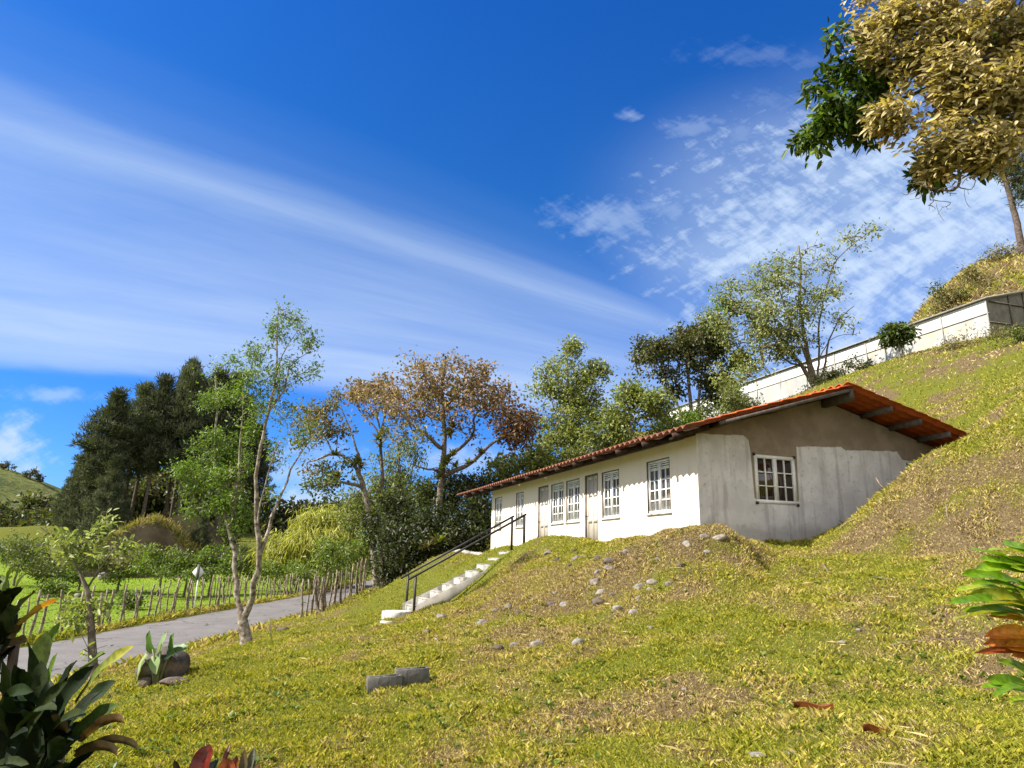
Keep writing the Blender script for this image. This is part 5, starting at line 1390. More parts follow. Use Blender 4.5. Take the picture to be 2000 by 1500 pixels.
bush('bush', 'dark scrub at the foot of the open-crowned tree and along the hill edge', [E(1640, 735, 28, 14, 39) + (70, 11), E(1680, 712, 26, 9, 38.5) + (50, 10), E(1600, 755, 30, 14, 40) + (60, 11)], DRK + [(.1, .12, .04)], 44)

# --- dark thicket below the trees
THK = [(.022, .032, .011), (.035, .048, .014), (.018, .026, .010), (.05, .055, .018), (.07, .09, .022)]
for i, (cl, lab) in enumerate([
        ([E(800, 1060, 52, 48, 32) + (170, 14), E(770, 1095, 36, 34, 31) + (90, 13)], 'dark leafy thicket at the left edge of the grassy bank, beside the fence end'),
        ([E(868, 1040, 52, 46, 33) + (170, 14), E(840, 1075, 40, 30, 31.5) + (90, 13)], 'dark thicket on top of the bank, hiding the foot of the dome-crowned tree'),
        ([E(925, 1020, 42, 56, 34) + (170, 14), E(900, 1060, 36, 28, 32) + (80, 13)], 'dark thicket touching the far corner of the house'),
        ([E(800, 985, 50, 50, 37) + (150, 13), E(845, 970, 36, 44, 37) + (90, 12)], 'tall olive thicket behind the lower dark one, left of the dome-crowned trunk'),
        ([E(905, 955, 46, 34, 38) + (130, 13), E(945, 960, 26, 34, 37) + (70, 13)], 'dark bush under the right limb of the dome-crowned tree'),
        ([E(757, 1020, 34, 50, 35) + (120, 13)], 'olive bush wrapped round the straight dark trunk')]):
    bush('thicket', lab, cl, THK if i != 3 else OLV + THK[:2], 50 + i, L=.2, W=.09, spread=.24, group='thicket shrubs on the bank')
# spiky plants on the bank
for px, py, Y, R_, lab in [(858, 1063, 30, .85, 'spiky grey-green rosette plant at the dark thicket above the stair'), (835, 1072, 30.5, .6, 'smaller spiky rosette left of the grey-green one above the stair')]:
    c = P(px, py, Y); c[2] = max(c[2], gz(c[0], c[1])); o = bromeliad(c, R_, np.random.default_rng(px), 46).build('spiky_plant', M['leaf'], loc=c); tag(o, lab, 'plant')

# --- sprouting shrubs on the near stake fence
for i, (cl, lab) in enumerate([([E(642, 1086, 24, 19, 29) + (80, 7), E(625, 1068, 16, 14, 29.5) + (24, 5)], 'leafy green shoots on the left end of the short stake fence'),
                               ([E(674, 1078, 24, 22, 32) + (80, 7)], 'leafy green shoots on the middle of the short stake fence'),
                               ([E(705, 1076, 24, 26, 35) + (80, 7)], 'leafy green shoots on the right end of the short stake fence')]):
    bush('live_fence_shrub', lab, cl, GRN + FEA, 60 + i, L=.15, W=.06, spread=.17, group='shoots sprouting from the short fence')
# --- bamboo
BAM = [(.30, .32, .05), (.38, .37, .07), (.20, .24, .04), (.42, .40, .10)]
bush('bamboo_clump', 'big yellow-green bamboo clump blown to one side beyond the road', [E(620, 1055, 70, 46, 54) + (260, 15), E(560, 1085, 44, 30, 54) + (130, 14), E(680, 1060, 48, 44, 55) + (150, 14), E(640, 1020, 44, 20, 55) + (90, 13)], BAM, 66, L=.6, W=.075, spread=.4, cat='bamboo', tip=.012, droop=-.75)
bush('bush', 'low bright green scrub below the bamboo along the far fence', [E(600, 1118, 60, 14, 50) + (110, 11), E(520, 1115, 40, 14, 50) + (80, 11), E(680, 1120, 40, 14, 49) + (60, 10)], GRN + FEA, 67, L=.2, W=.08)

# --- pasture trees beyond the far fence
def field_tree(px, py, rx, ry, Y, pal, seed, lab, L=.2):
    c = E(px, py, rx, ry, Y)
    b = np.array([c[0][0], c[0][1], gz(c[0][0], c[0][1])])
    top = c[0] + UZ * c[1][2] * .5
    cl = [(c[0], c[1], int(60 + rx * 2.2), 11), (c[0] + [c[1][0] * .5, 0, -c[1][2] * .25], c[1] * .6, 40, 10), (c[0] + [-c[1][0] * .55, 0, -c[1][2] * .2], c[1] * .55, 36, 10)]
    return make_tree('field_tree', lab, b, [([b - UZ * .1, (b + c[0]) / 2 + [.1, 0, 0], top], .10, .03, .3)], cl, dict(L=L, W=L * .5, pal=pal, spread=.2), 'bark_grey', seed, group='small trees beyond the far fence', tip=.012, step=.6)
field_tree(95, 1090, 62, 42, 47, OLV + LGT, 71, 'widest olive round tree beyond the far fence, at the left edge of the pasture')
field_tree(40, 1075, 44, 36, 52, OLV + [(.10, .15, .03)], 72, 'olive tree at the far left edge of the picture, behind the widest round one')
field_tree(165, 1085, 40, 30, 50, LGT, 73, 'light olive tree just right of the widest round tree')
field_tree(238, 1096, 32, 24, 50, [(.2, .2, .08), (.16, .17, .06), (.13, .14, .05)], 74, 'dull straw-green small tree in front of the earth bank, left one')
field_tree(318, 1094, 36, 30, 48, GRN + FEA, 75, 'bright yellow-green small tree in front of the earth bank')
field_tree(368, 1096, 28, 24, 49, GRN + OLV, 76, 'green small tree right of the bright yellow-green one before the earth bank')
field_tree(415, 1100, 36, 24, 50, GRN, 77, 'low green tree behind the stems of the forked tree')
field_tree(470, 1095, 34, 30, 56, OLV, 78, 'olive small tree right of the low green one, left of the bamboo')
for i, (px, py, rx, ry, Y, lab) in enumerate([(350, 1118, 40, 11, 46, 'low green bush along the pasture edge below the bright yellow-green tree'), (245, 1122, 40, 9, 50, 'low dark bush along the pasture edge below the straw-green tree'),
                                              (420, 1122, 50, 10, 48, 'low green bush along the pasture edge below the low green tree'), (130, 1125, 26, 8, 46, 'small dark bush in the pasture below the widest round tree'), (250, 1170, 18, 6, 34, 'small dark bush in the open pasture behind the fence'), (112, 1148, 20, 6, 38, 'dark weed clump in the left pasture near the brown stone')]):
    bush('bush', lab, [E(px, py, rx, ry, Y) + (70, 11)], OLV + GRN, 80 + i, L=.15, W=.07, spread=.18, group='low bushes in the pasture')
p = hit(90, 1168); tag(rock_mesh(p, .5, .4, .3, .1, 91, 'stone', M['rock_dark']), 'brown stone lying in the pasture at the left', 'stone')
p = hit(150, 1168); tag(rock_mesh(p + [0, 0, .1], .22, .18, .16, .1, 92, 'stone', M['rock_pale']), 'small white stone in the pasture behind the young tree', 'stone')
p = hit(202, 1130); tag(rock_mesh(p + [0, 0, .1], .5, .4, .45, .1, 93, 'stone', M['rock_pale']), 'white stone at the back of the pasture below the earth bank', 'stone')

# --- young tree by the road, in front of the fence
Yy = 10.6
b = P(186, 1335, Yy); b = np.array([b[0], b[1], gz(b[0], b[1])])
YNG = [(.18, .24, .05), (.27, .31, .09), (.12, .17, .035), (.34, .36, .16)]
make_tree('young_tree', 'thin young tree with a leaning forked stem beside the road at the left', b,
          [([b - UZ * .1, P(183, 1280, Yy), P(177, 1250, Yy), P(180, 1210, Yy), P(174, 1165, Yy), P(170, 1150, Yy)], .075, .035, .5), ([P(172, 1156, Yy), P(183, 1130, Yy), P(190, 1105, Yy - .1), P(205, 1088, Yy - .2), P(225, 1070, Yy - .2)], .028, .010, .5),
           ([P(170, 1150, Yy), P(165, 1115, Yy), P(150, 1090, Yy + .1), P(125, 1065, Yy + .1), P(95, 1045, Yy + .1), P(80, 1030, Yy)], .028, .010, .5), ([P(174, 1120, Yy), P(175, 1070, Yy + .1), P(195, 1030, Yy + .1), P(200, 1000, Yy)], .02, .006, .4)],
          [E(180, 1062, 44, 26, Yy) + (50, 6), E(110, 1050, 38, 22, Yy) + (34, 6), E(200, 1018, 18, 26, Yy) + (24, 6), E(232, 1062, 32, 18, Yy) + (28, 6), E(150, 1085, 30, 18, Yy) + (18, 5), E(150, 1190, 26, 18, Yy) + (24, 7), E(205, 1185, 18, 16, Yy) + (16, 6), E(135, 1210, 26, 12, Yy) + (18, 6), E(200, 1265, 24, 10, Yy) + (10, 2)], dict(L=.10, W=.04, pal=YNG, spread=.055), 'bark_grey', 95, tip=.0035, step=.14)

# --- earth bank under the pines
def bank():
    A = P(292, 1019, 64.0)
    m, nt, out = new_mat('bare_earth'); v = coord(nt)
    g = nt.nodes.new('ShaderNodeNewGeometry'); sz = nt.nodes.new('ShaderNodeSeparateXYZ'); nt.links.new(g.outputs['Normal'], sz.inputs[0])
    n = noise_n(nt, v, .9, 6, .6)
    c = mixc(nt, maprange(nt, n, .35, .65), (.12, .092, .07), (.075, .055, .04))
    c = mixc(nt, maprange(nt, math_n(nt, 'ADD', sz.outputs[2], math_n(nt, 'MULTIPLY', math_n(nt, 'SUBTRACT', n, .5), .6)), .55, .75), c, (.14, .12, .05))
    principled(nt, out, c, .95, .05, n, .8, .3)
    nx, ny = 110, 170
    X = np.linspace(A[0] - 7.5, A[0] + 7, nx); Y = np.linspace(A[1] - 3, A[1] + 14, ny)
    XX, YY = np.meshgrid(X, Y, indexing='ij')
    base = gfast(XX, YY)
    top = A[2] - base.min()
    prof = np.clip(1 - np.abs((XX - A[0]) / np.where(XX < A[0], 6.8, 5.4)) ** 1.35, 0, 1)
    rim = YY - A[1] - .45 * (XX - A[0]) + 1.2 * (fbm(XX * .5, XX * .1, 3, 3) - .5)
    face = sstep(-.35, .35, rim) * (1 - sstep(8, 14, YY - A[1]))
    Z = base - .3 + (top + .2) * prof * face + (fbm(XX * .8, YY * .8, 6, 4) - .5) * .7 * face
    mb = MB(); mb.add(np.stack([XX.ravel(), YY.ravel(), Z.ravel()], 1), grid_faces(nx, ny))
    o = mb.build('earth_bank', m, smooth=True); tag(o, kind='structure')
    r = np.random.default_rng(8); g = MB()
    i = r.integers(0, XX.size, 9000); hz_ = (Z - base).ravel()[i]; k = (hz_ > .5) & (rim.ravel()[i] > .25) & (rim.ravel()[i] < 1.6)
    pts = np.stack([XX.ravel()[i], YY.ravel()[i], Z.ravel()[i]], 1)[k]
    leaves(g, pts, 6, .55, .05, [(.30, .24, .08), (.20, .2, .05), (.13, .15, .03), (.36, .28, .12)], r, .18, (0, 0, .8), .3)
    tag(g.build('bank_grass', M['leaf']), kind='stuff')
bank()

# --- pine grove
PINE_TONE = {101: 1.0, 102: 1.35, 103: .8, 104: 1.15, 105: 1.2}
def pine_variant(seed, Ht, crown_from, Rc):
    r = np.random.default_rng(seed)
    W_ = MB(); n = 14; q = np.linspace(0, 1, n)
    tr = np.stack([.25 * np.sin(q * 3 + seed) * q, .25 * np.cos(q * 2.3 + seed) * q, q * Ht - .4], 1)
    W_.tube(tr, .22 * (1 - q) ** .8 + .03, 8)
    tuft = []
    nb = 84
    for i in range(nb):
        f = crown_from + (1 - crown_from) * ((i + r.random()) / nb) ** .9
        o = np.array([np.interp(f, q, tr[:, k]) for k in range(3)])
        az = i * 2.4 + r.uniform(-.4, .4)
        g = (f - crown_from) / (1 - crown_from)
        L = Rc * (.40 + .95 * math.sin(min(1, g * 1.05 + .12) * math.pi) ** .8) * r.uniform(.65, 1.15) * (1 - .45 * g)
        el = .05 + .7 * g + r.uniform(-.15, .15)
        h = np.array([math.cos(az) * math.cos(el), math.sin(az) * math.cos(el), math.sin(el)])
        t = np.linspace(0, 1, 6)
        pts = o + h * (t[:, None] * L) + UZ * (.16 * L * t ** 2)[:, None] + np.outer(np.sin(t * 3), r.normal(0, .06, 3)) * L
        W_.tube(pts, .045 * (1 - t) + .012, 4, cap=False)
        for k in range(int(5 + L * 4.0)):
            ff = 1.02 - .62 * r.random() ** 1.6; c = np.array([np.interp(ff, t, pts[:, j]) for j in range(3)]) + r.normal(0, .24, 3) * [1, 1, .6]
            tuft.append(c)
    for k in range(8): tuft.append(tr[-1] + r.normal(0, .22, 3) + [0, 0, .1])
    m = MB()
    leaves(m, np.array(tuft), 14, .50, .085, np.array([(.05, .063, .036), (.07, .084, .047), (.035, .046, .028), (.105, .115, .068)]) * PINE_TONE[seed], r, .15, (0, 0, .35), .7, lvar=.3)
    return W_, m
plist = [(183, 68, 770, 0), (232, 74, 752, 1), (272, 70, 738, 2), (318, 76, 718, 1), (345, 71, 735, 0), (385, 75, 722, 2), (420, 78, 730, 1), (452, 82, 772, 0), (250, 84, 790, 0), (330, 82, 700, 3),
          (362, 88, 745, 2), (402, 86, 740, 0), (438, 90, 765, 1), (478, 92, 830, 2), (160, 72, 860, 4), (128, 76, 915, 4), (200, 66, 900, 4), (425, 72, 830, 3), (500, 88, 880, 4), (147, 84, 880, 4), (240, 66, 985, 4), (110, 82, 960, 4), (175, 78, 930, 4), (395, 68, 1000, 4), (455, 74, 1010, 4), (340, 78, 1000, 4)]
pines = [(P(px, 1040, Y)[0], Y, (1073 - top) / 1300 * Y, v) for px, Y, top, v in plist]
pkey = [q[:2] for q in plist]
SPEC = [(101, 18, .46, 2.15), (102, 18, .42, 2.35), (103, 18, .50, 2.1), (104, 18, .62, 1.7), (105, 18, .10, 3.0)]
pv = [pine_variant(*s_) for s_ in SPEC]
proto = {}
PLAB = {(183, 68): 'pine at the left front of the grove with a bare straight trunk and spreading top', (330, 82): 'pine whose thin tip rises highest, in the middle of the grove', (160, 72): 'bushy pine at the left edge of the grove, second from the far left',
        (128, 76): 'small bushy pine low at the far left edge of the grove', (110, 82): 'lowest bushy pine at the far left of the grove, nearest the grassy hill', (500, 88): 'bushy pine at the right end of the grove behind the forked tree',
        (318, 76): 'broad tall pine in the front row, left of the tallest tip', (385, 75): 'broad tall pine in the front row, right of the tallest tip', (232, 74): 'second tall pine from the left in the front row of the grove', (272, 70): 'third tall pine from the left in the front row of the grove',
        (425, 72): 'slim pine with a small high crown at the right front of the grove', (452, 82): 'tall pine at the right shoulder of the grove, half hidden by the forked tree', (240, 66): 'young bushy pine at the foot of the grove, left of the earth bank',
        (395, 68): 'young bushy pine at the foot of the grove, right of the earth bank', (455, 74): 'young bushy pine at the foot of the grove behind the forked tree stems', (340, 78): 'young bushy pine behind the peak of the earth bank', (200, 66): 'low bushy pine in front of the leftmost tall trunk'}
for i, (x, Y, zt, v) in enumerate(pines):
    z = gz(x, Y); sc = max(.25, (zt - z) / 18.0)
    r_ = np.random.default_rng(500 + i)
    lab = PLAB.get(pkey[i], 'tall dark pine among the crowded trunks inside the grove')
    root = thing('pine_tree', lab, 'pine', (x, Y, z), 'pines in the grove on the left')
    if v not in proto:
        W_, m = pv[v]
        off = np.array([x, Y, z])
        W_.v = [q + off for q in W_.v]; m.v = [q + off for q in m.v]
        a_ = W_.build('trunk', M['bark_pine'], root, smooth=True); c_ = m.build('crown', M['needle'], root)
        proto[v] = (a_, c_)
    else:
        for q in proto[v]:
            c = q.copy(); col.objects.link(c); c.parent = root
    wid = min(1.35, max(.8, 1.0 / max(sc, .6)) * r_.uniform(.9, 1.15)) if v != 4 else 1.0
    root.scale = (sc * wid, sc * wid, sc); root.rotation_euler = (r_.normal(0, .02), r_.normal(0, .02), r_.uniform(0, 6.28))

# --- far woods
def far_wood(name, label, pts, n, pal, L, seed, spread):
    r = np.random.default_rng(seed); m = MB(); c = []
    for (px, py, rx, ry, Y) in pts:
        e = E(px, py, rx, ry, Y); c.append(ell(e[0], e[1], n, r, .6, -.4))
    leaves(m, np.concatenate(c), 5, L, L * .55, pal, r, spread)
    return tag(m.build(name, M['leaf']), label, 'wood', kind='stuff')
far_wood('far_wood', None, [(20, 1030, 60, 34, 130), (80, 1010, 40, 30, 140), (130, 1020, 40, 30, 120), (30, 1065, 50, 20, 100), (100, 1060, 40, 20, 100), (160, 1040, 40, 30, 105), (240, 1040, 50, 30, 105), (420, 1060, 60, 30, 105), (480, 1060, 50, 40, 105), (200, 1000, 60, 40, 108), (290, 990, 60, 46, 108), (380, 1000, 60, 40, 108), (460, 1000, 50, 50, 108), (340, 960, 60, 40, 112), (420, 950, 60, 50, 112)], 520, DRK + OLV[:1], .9, 7, .7)
far_wood('far_wood', None, [(570, 1025, 36, 26, 120), (620, 1015, 40, 22, 125), (670, 1010, 40, 26, 125), (540, 1050, 30, 20, 110), (720, 1005, 40, 30, 115)], 380, DRK + [(.06, .075, .045)], .9, 8, .7)
for i, (px, py, s_, lab) in enumerate([(14, 928, 1, 'tiny dark tree on the crest of the far hill, leftmost'), (58, 938, 1.2, 'tiny dark tree on the right brow of the far hill'), (75, 945, 1, 'tiny dark tree lowest on the right brow of the far hill')]):
    c = P(px, py, 300); r = np.random.default_rng(i); hz = float(hill_h(c[0], c[1])); c[2] = hz + 2.2 * s_
    m = MB(); leaves(m, ell(c, np.array([2.2, 2.2, 1.2]) * s_, 70, r), 5, .8, .5, DRK, r, .5)
    root = thing('hill_tree', lab, 'tree', (c[0], c[1], hz), 'trees on the far hill'); m.build('crown', M['leaf'], root)
    m = MB(); m.tube([[c[0], c[1], hz - .5], [c[0], c[1], c[2]]], [.3, .15], 5); m.build('trunk', M['bark_dark'], root)

# --- scrub on the upper right hill
SCR = [(.13, .13, .035), (.20, .17, .06), (.09, .10, .03), (.26, .20, .09)]
for i, (cl, lab) in enumerate([([E(1850, 592, 20, 26, 60) + (90, 10), E(1838, 575, 10, 22, 60) + (40, 9, OLV)], 'upright olive scrub at the left foot of the upper hill, behind the greenhouse'),
                               ([E(1900, 565, 40, 34, 61) + (200, 10), E(1870, 590, 24, 16, 60) + (70, 9)], 'tawny scrub on the upper hill above the greenhouse roof'),
                               ([E(1945, 520, 40, 34, 64) + (170, 10), E(1990, 495, 28, 24, 65) + (70, 10)], 'olive scrub on the brow of the upper hill, below the pine trunk'),
                               ([E(1985, 545, 36, 26, 60) + (120, 10), E(1950, 575, 40, 16, 59) + (100, 9)], 'brown scrub at the right edge above the greenhouse'),
                               ([E(1930, 662, 44, 16, 31) + (110, 9), E(1860, 672, 34, 11, 32) + (70, 8)], 'tangled brown brush before the greenhouse end, left part'),
                               ([E(1990, 655, 34, 18, 28) + (90, 9, OLV)], 'green brush before the greenhouse end at the right edge')]):
    bush('scrub', lab, [(c[0], c[1], int(c[2] * .55), *c[3:]) for c in cl], SCR, 120 + i, L=.3 if i < 4 else .16, W=.1 if i < 4 else .05, spread=.36 if i < 4 else .2, group='scrub on the upper slope', bark='twig', tip=.007)
# pine behind on the upper hill
b = P(1994, 462, 62); b[2] = gz(b[0], b[1])
T = [(px_path([(1994, 480), (1988, 440), (1972, 380), (1960, 340), (1948, 290), (1940, 240), (1935, 150)], 62), .55, .15, .45)]
make_tree('hill_pine', 'tall straight-trunked pine on the upper hill, partly behind the yellow tree', b, [([b - UZ * .3] + T[0][0], .36, .12, .4)], [E(1990, 360, 34, 50, 62) + (90, 18), E(2030, 300, 60, 90, 62) + (120, 16), E(1940, 335, 30, 12, 62) + (14, 14), E(1950, 200, 60, 90, 62) + (150, 14)],
          dict(L=.7, W=.07, pal=[(.045, .07, .03), (.07, .095, .04), (.03, .045, .02)], spread=.35), 'bark_pine', 130, tip=.03, step=1.0, cat='pine', lmat='needle')

# --- big near tree, upper right
Yt = 8.6
tb = np.array([9.4, 9.6, gz(9.4, 9.6)])
YEL = [(.36, .285, .115), (.43, .35, .16), (.28, .225, .09), (.21, .18, .07), (.50, .42, .22)]
T = Tree(140)
T.path([tb - UZ * .3, tb + [-.1, -.1, 2], tb + [-.4, -.3, 3.6], tb + [-.9, -.6, 5.0], P(2080, 150, Yt + .3)], .26, .12, att_from=.6)
T.path([tb + [-.4, -.3, 3.6], P(2010, 290, Yt + .3), P(1985, 262, Yt + .2), P(1955, 300, Yt), P(1900, 320, Yt - .1)], .07, .02, att_from=.4)
T.path([tb + [-.9, -.6, 5.0], P(2000, 130, Yt), P(1900, 110, Yt - .2), P(1800, 100, Yt - .1), P(1700, 70, Yt), P(1630, 50, Yt)], .09, .008, att_from=.2)
T.path([P(1900, 110, Yt - .2), P(1830, 170, Yt + .2), P(1750, 200, Yt + .5), P(1680, 210, Yt + .6), P(1620, 240, Yt + .7)], .045, .008, att_from=.2)
T.path([P(2000, 130, Yt), P(1930, 20, Yt), P(1850, -60, Yt)], .06, .02, att_from=.1)
T.path([P(1985, 262, Yt + .2), P(1900, 330, Yt + .5), P(1840, 335, Yt + .6), P(1800, 345, Yt + .6)], .03, .006, att_from=.3)
yc = [E(1760, 40, 70, 50, Yt, 1.0) + (90, 12), E(1850, 60, 80, 70, Yt - .2, 1) + (150, 12), E(1960, 60, 80, 80, Yt - .2, 1) + (150, 12), E(1900, 180, 80, 70, Yt - .3, .9) + (150, 12), E(1985, 190, 60, 90, Yt - .3, 1) + (120, 12), E(1860, 275, 60, 45, Yt - .2, 1) + (80, 11),
      E(1770, 225, 50, 22, Yt - .1, 1) + (46, 11), E(1930, 300, 50, 32, Yt - .2, 1) + (60, 9), E(1800, 130, 60, 45, Yt - .2, 1) + (70, 12), E(1850, -80, 140, 70, Yt, 1) + (120, 10), E(2090, 80, 90, 170, Yt, 1) + (150, 9), E(1730, 100, 40, 30, Yt - .1) + (26, 9), E(2080, -120, 110, 90, Yt) + (60, 9)]
gc = [E(1665, 190, 62, 62, Yt + .6, 1) + (120, 9), E(1620, 250, 38, 40, Yt + .7, 1) + (60, 9), E(1720, 150, 50, 50, Yt + .6, 1) + (70, 8), E(1610, 160, 30, 30, Yt + .6) + (22, 7), E(1690, 265, 24, 22, Yt + .6) + (20, 8), E(1630, 70, 30, 26, Yt + .1) + (14, 5), E(1590, 278, 22, 14, Yt + .7) + (16, 8),
      E(1830, 310, 40, 36, Yt + .7, 1) + (60, 9), E(1810, 345, 24, 14, Yt + .6) + (16, 8), E(1890, 320, 36, 24, Yt + .8) + (30, 8), E(1900, 120, 150, 110, Yt + 1.4, .6) + (200, 8)]
ct_y = [ell(c[0], c[1], c[2], T.r, .35) for c in yc]; ct_g = [ell(c[0], c[1], c[2], T.r, .4) for c in gc]
dead = [ell(*E(1840, 385, 62, 24, Yt), 80, T.r, .2), ell(*E(1800, 370, 40, 24, Yt), 50, T.r, .3), P(1843, 430, Yt)[None], P(1895, 405, Yt)[None]]
T.grow(np.concatenate(ct_y + ct_g), step=.14, up=.1)
n_before = len(T.p)
T.grow(np.concatenate(dead), step=.09, up=-.12, bend=.3)
root = thing('near_tree', 'large near tree at the upper right with wind-blown yellow and green leaves', 'tree', tb)
T.wood(.0035, .5).build('trunk', M['bark_grey'], root, smooth=True)
m = MB()
for c, t in zip(yc, ct_y):
    leaves(m, t, int(c[3] * 2.0), .125, .047, YEL, T.r, .105, (-.85, -.15, -.35), .25, nrm=(-.45, -.75, .35))
m.build('yellow_crown', M['leaf'], root)['label'] = 'yellow-tan leaves blown to the left'
m = MB()
for c, t in zip(gc, ct_g):
    leaves(m, t, c[3], .17, .06, [(.05, .10, .012), (.09, .16, .015), (.035, .06, .012), (.15, .22, .025), (.03, .045, .012)], T.r, .085, (-.25, 0, -.5), .4)
m.build('green_crown', M['leaf_gloss'], root)['label'] = 'glossy dark green leaves'
# ------------------------------------------------------------------ foreground plants with strap leaves
M['strap'] = mat_strap('strap_leaf', .30, .32, .35)
M['strap_dark'] = mat_strap('dark_strap_leaf', .08, .55, .10)
rf = np.random.default_rng(77)
def strap(m, base, tip, w, c, sag=.12, fold=.35, twist=0.0, nrm=None, c2=None, curl=0.0):
    base, tip = np.asarray(base, float), np.asarray(tip, float)
    D = tip - base; L = np.linalg.norm(D); d0 = D / L
    up = UZ - d0 * d0[2]
    up = norm(up) if np.linalg.norm(up) > .1 else norm(np.array([-d0[0], -d0[1], .3]))
    n = 12; q = np.linspace(0, 1, n)
    pts = base + D * q[:, None] + up * (np.sin(q * math.pi) * sag * L)[:, None] - UZ * (curl * L * np.clip(q - .6, 0, 1) ** 2 * 4)[:, None]
    t = norm(np.gradient(pts, axis=0))
    ref = np.asarray(nrm, float) if nrm is not None else up
    V = []
    for i in range(n):
        s_ = norm(np.cross(t[i], ref)); nn = np.cross(s_, t[i])
        a = twist * q[i]; s2 = s_ * math.cos(a) + nn * math.sin(a); n2 = np.cross(s2, t[i])
        ww = w * (.40 + .60 * math.sin(min(1, q[i] * 1.15 + .12) * math.pi * .5)) * (1 if q[i] < .6 else max(0, 1 - ((q[i] - .6) / .4) ** 1.7) ** .62) + .0015
        rip = .06 * w * math.sin(q[i] * 17 + base[0] * 9)
        for k in (-1, -.5, 0, .5, 1): V.append(pts[i] + s2 * k * ww * .5 + n2 * (fold * ww * .5 * abs(k) ** 1.3 + rip * k))
    F = [[i * 5 + k, i * 5 + k + 1, (i + 1) * 5 + k + 1, (i + 1) * 5 + k] for i in range(n - 1) for k in range(4)]
    c = np.asarray(c, float); T = np.tile(c, (len(F), 1)) * rf.uniform(.93, 1.07, (len(F), 1))
    if c2 is not None:
        f = np.array([(i / (n - 2)) ** 2 for i in range(n - 1) for k in range(4)])[:, None]; T = T * (1 - f) + np.asarray(c2) * f
    m.add(V, F, np.clip(T, 0, 1))
def stem_to(m, top, r=.02):
    g = np.array([top[0] + .03, top[1] + .02, gz(top[0], top[1]) - .05]); m.tube([g, (g + top) / 2 + [.02, 0, 0], top], [r * 1.2, r, r * .8], 7)

DG = [(.007, .016, .005), (.011, .023, .006), (.006, .012, .005), (.017, .028, .007)]
# main dark clump, lower left
A = P(75, 1470, 2.75); foot = np.array([A[0], A[1], gz(A[0], A[1])])
cl = thing('broadleaf_plant', 'large dark clump of broad strap leaves filling the lower left corner', 'plant', foot)
m = MB(); dry = MB()
Yp = 2.75
SPEC = [((170, 1345), (263, 1262), 17, Yp, (.07, .11, .02), (.26, .25, .04)), ((150, 1340), (205, 1276), 24, Yp + .1, (.07, .11, .02), None), ((66, 1320), (92, 1232), 24, Yp + .15, (.13, .18, .06), None), ((88, 1310), (118, 1214), 13, Yp + .2, (.07, .13, .02), None),
        ((150, 1395), (228, 1330), 24, Yp - .1, DG[1], None), ((140, 1440), (231, 1377), 25, Yp - .15, (.035, .065, .015), None), ((60, 1470), (107, 1372), 26, Yp - .2, DG[0], None), ((35, 1420), (38, 1305), 26, Yp - .1, DG[2], None), ((45, 1400), (52, 1250), 22, Yp + .1, DG[1], None),
        ((100, 1420), (185, 1300), 26, Yp, DG[0], None), ((90, 1400), (150, 1290), 24, Yp + .05, DG[2], None), ((110, 1460), (200, 1350), 27, Yp - .15, DG[2], None), ((20, 1480), (12, 1360), 28, Yp - .2, DG[0], None), ((60, 1400), (80, 1290), 24, Yp, DG[3], None), ((70, 1490), (160, 1440), 26, Yp - .25, DG[0], None),
        ((40, 1500), (80, 1420), 28, Yp - .3, DG[2], None), ((10, 1440), (-30, 1330), 26, Yp - .1, DG[1], None), ((90, 1360), (112, 1275), 16, Yp + .1, (.08, .15, .02), None), ((130, 1370), (140, 1300), 20, Yp + .1, DG[3], None), ((20, 1400), (5, 1290), 24, Yp, DG[3], None)]
for bp, tp, w, Y, c, c2 in SPEC:
    strap(m, P(bp[0] * .8 + 12, bp[1] + 30, Y + .03), P(tp[0], tp[1], Y - rf.uniform(-.05, .12)), w * Y / FPX * 1.35, c, sag=rf.uniform(.04, .12), twist=rf.uniform(-.6, .6), c2=c2, nrm=norm(np.array([-.3, -.8, .5]) + rf.normal(0, .3, 3)))
for k in range(95):      # inner leaves of the clump
    a0 = rf.uniform(-60, 120); b0 = rf.uniform(1420, 1620); Y = rf.uniform(2.35, 3.0)
    ang = rf.uniform(-2.6, -.2); L = rf.uniform(90, 150)
    strap(m, P(a0, b0, Y), P(a0 + L * math.cos(ang) * .8, b0 + L * math.sin(ang), Y + rf.uniform(-.25, .2)), rf.uniform(20, 29) * Y / FPX, DG[rf.integers(4)], sag=rf.uniform(.05, .15), twist=rf.uniform(-.5, .5), nrm=norm(np.array([-.2, -.7, .6]) + rf.normal(0, .4, 3)))
m.build('foliage', M['strap_dark'], cl)
for bp, tp, w, c in [((160, 1450), (244, 1404), 15, (.10, .06, .025)), ((150, 1470), (274, 1458), 13, (.06, .045, .02)), ((150, 1480), (230, 1470), 16, (.07, .05, .025)), ((70, 1440), (130, 1425), 22, (.10, .075, .025))]:
    dry = MB(); strap(dry, P(*bp, Yp - .15), P(*tp, Yp - .2), w * Yp / FPX * 1.5, c, sag=.08, fold=.9, twist=1.2, curl=.08)
    dry.build('withered_leaf', M['strap'], cl)
st = MB()
for q in ((75, 1470), (20, 1480), (120, 1440)): stem_to(st, P(*q, Yp), .022)
st.build('stem', M['twig'], cl)
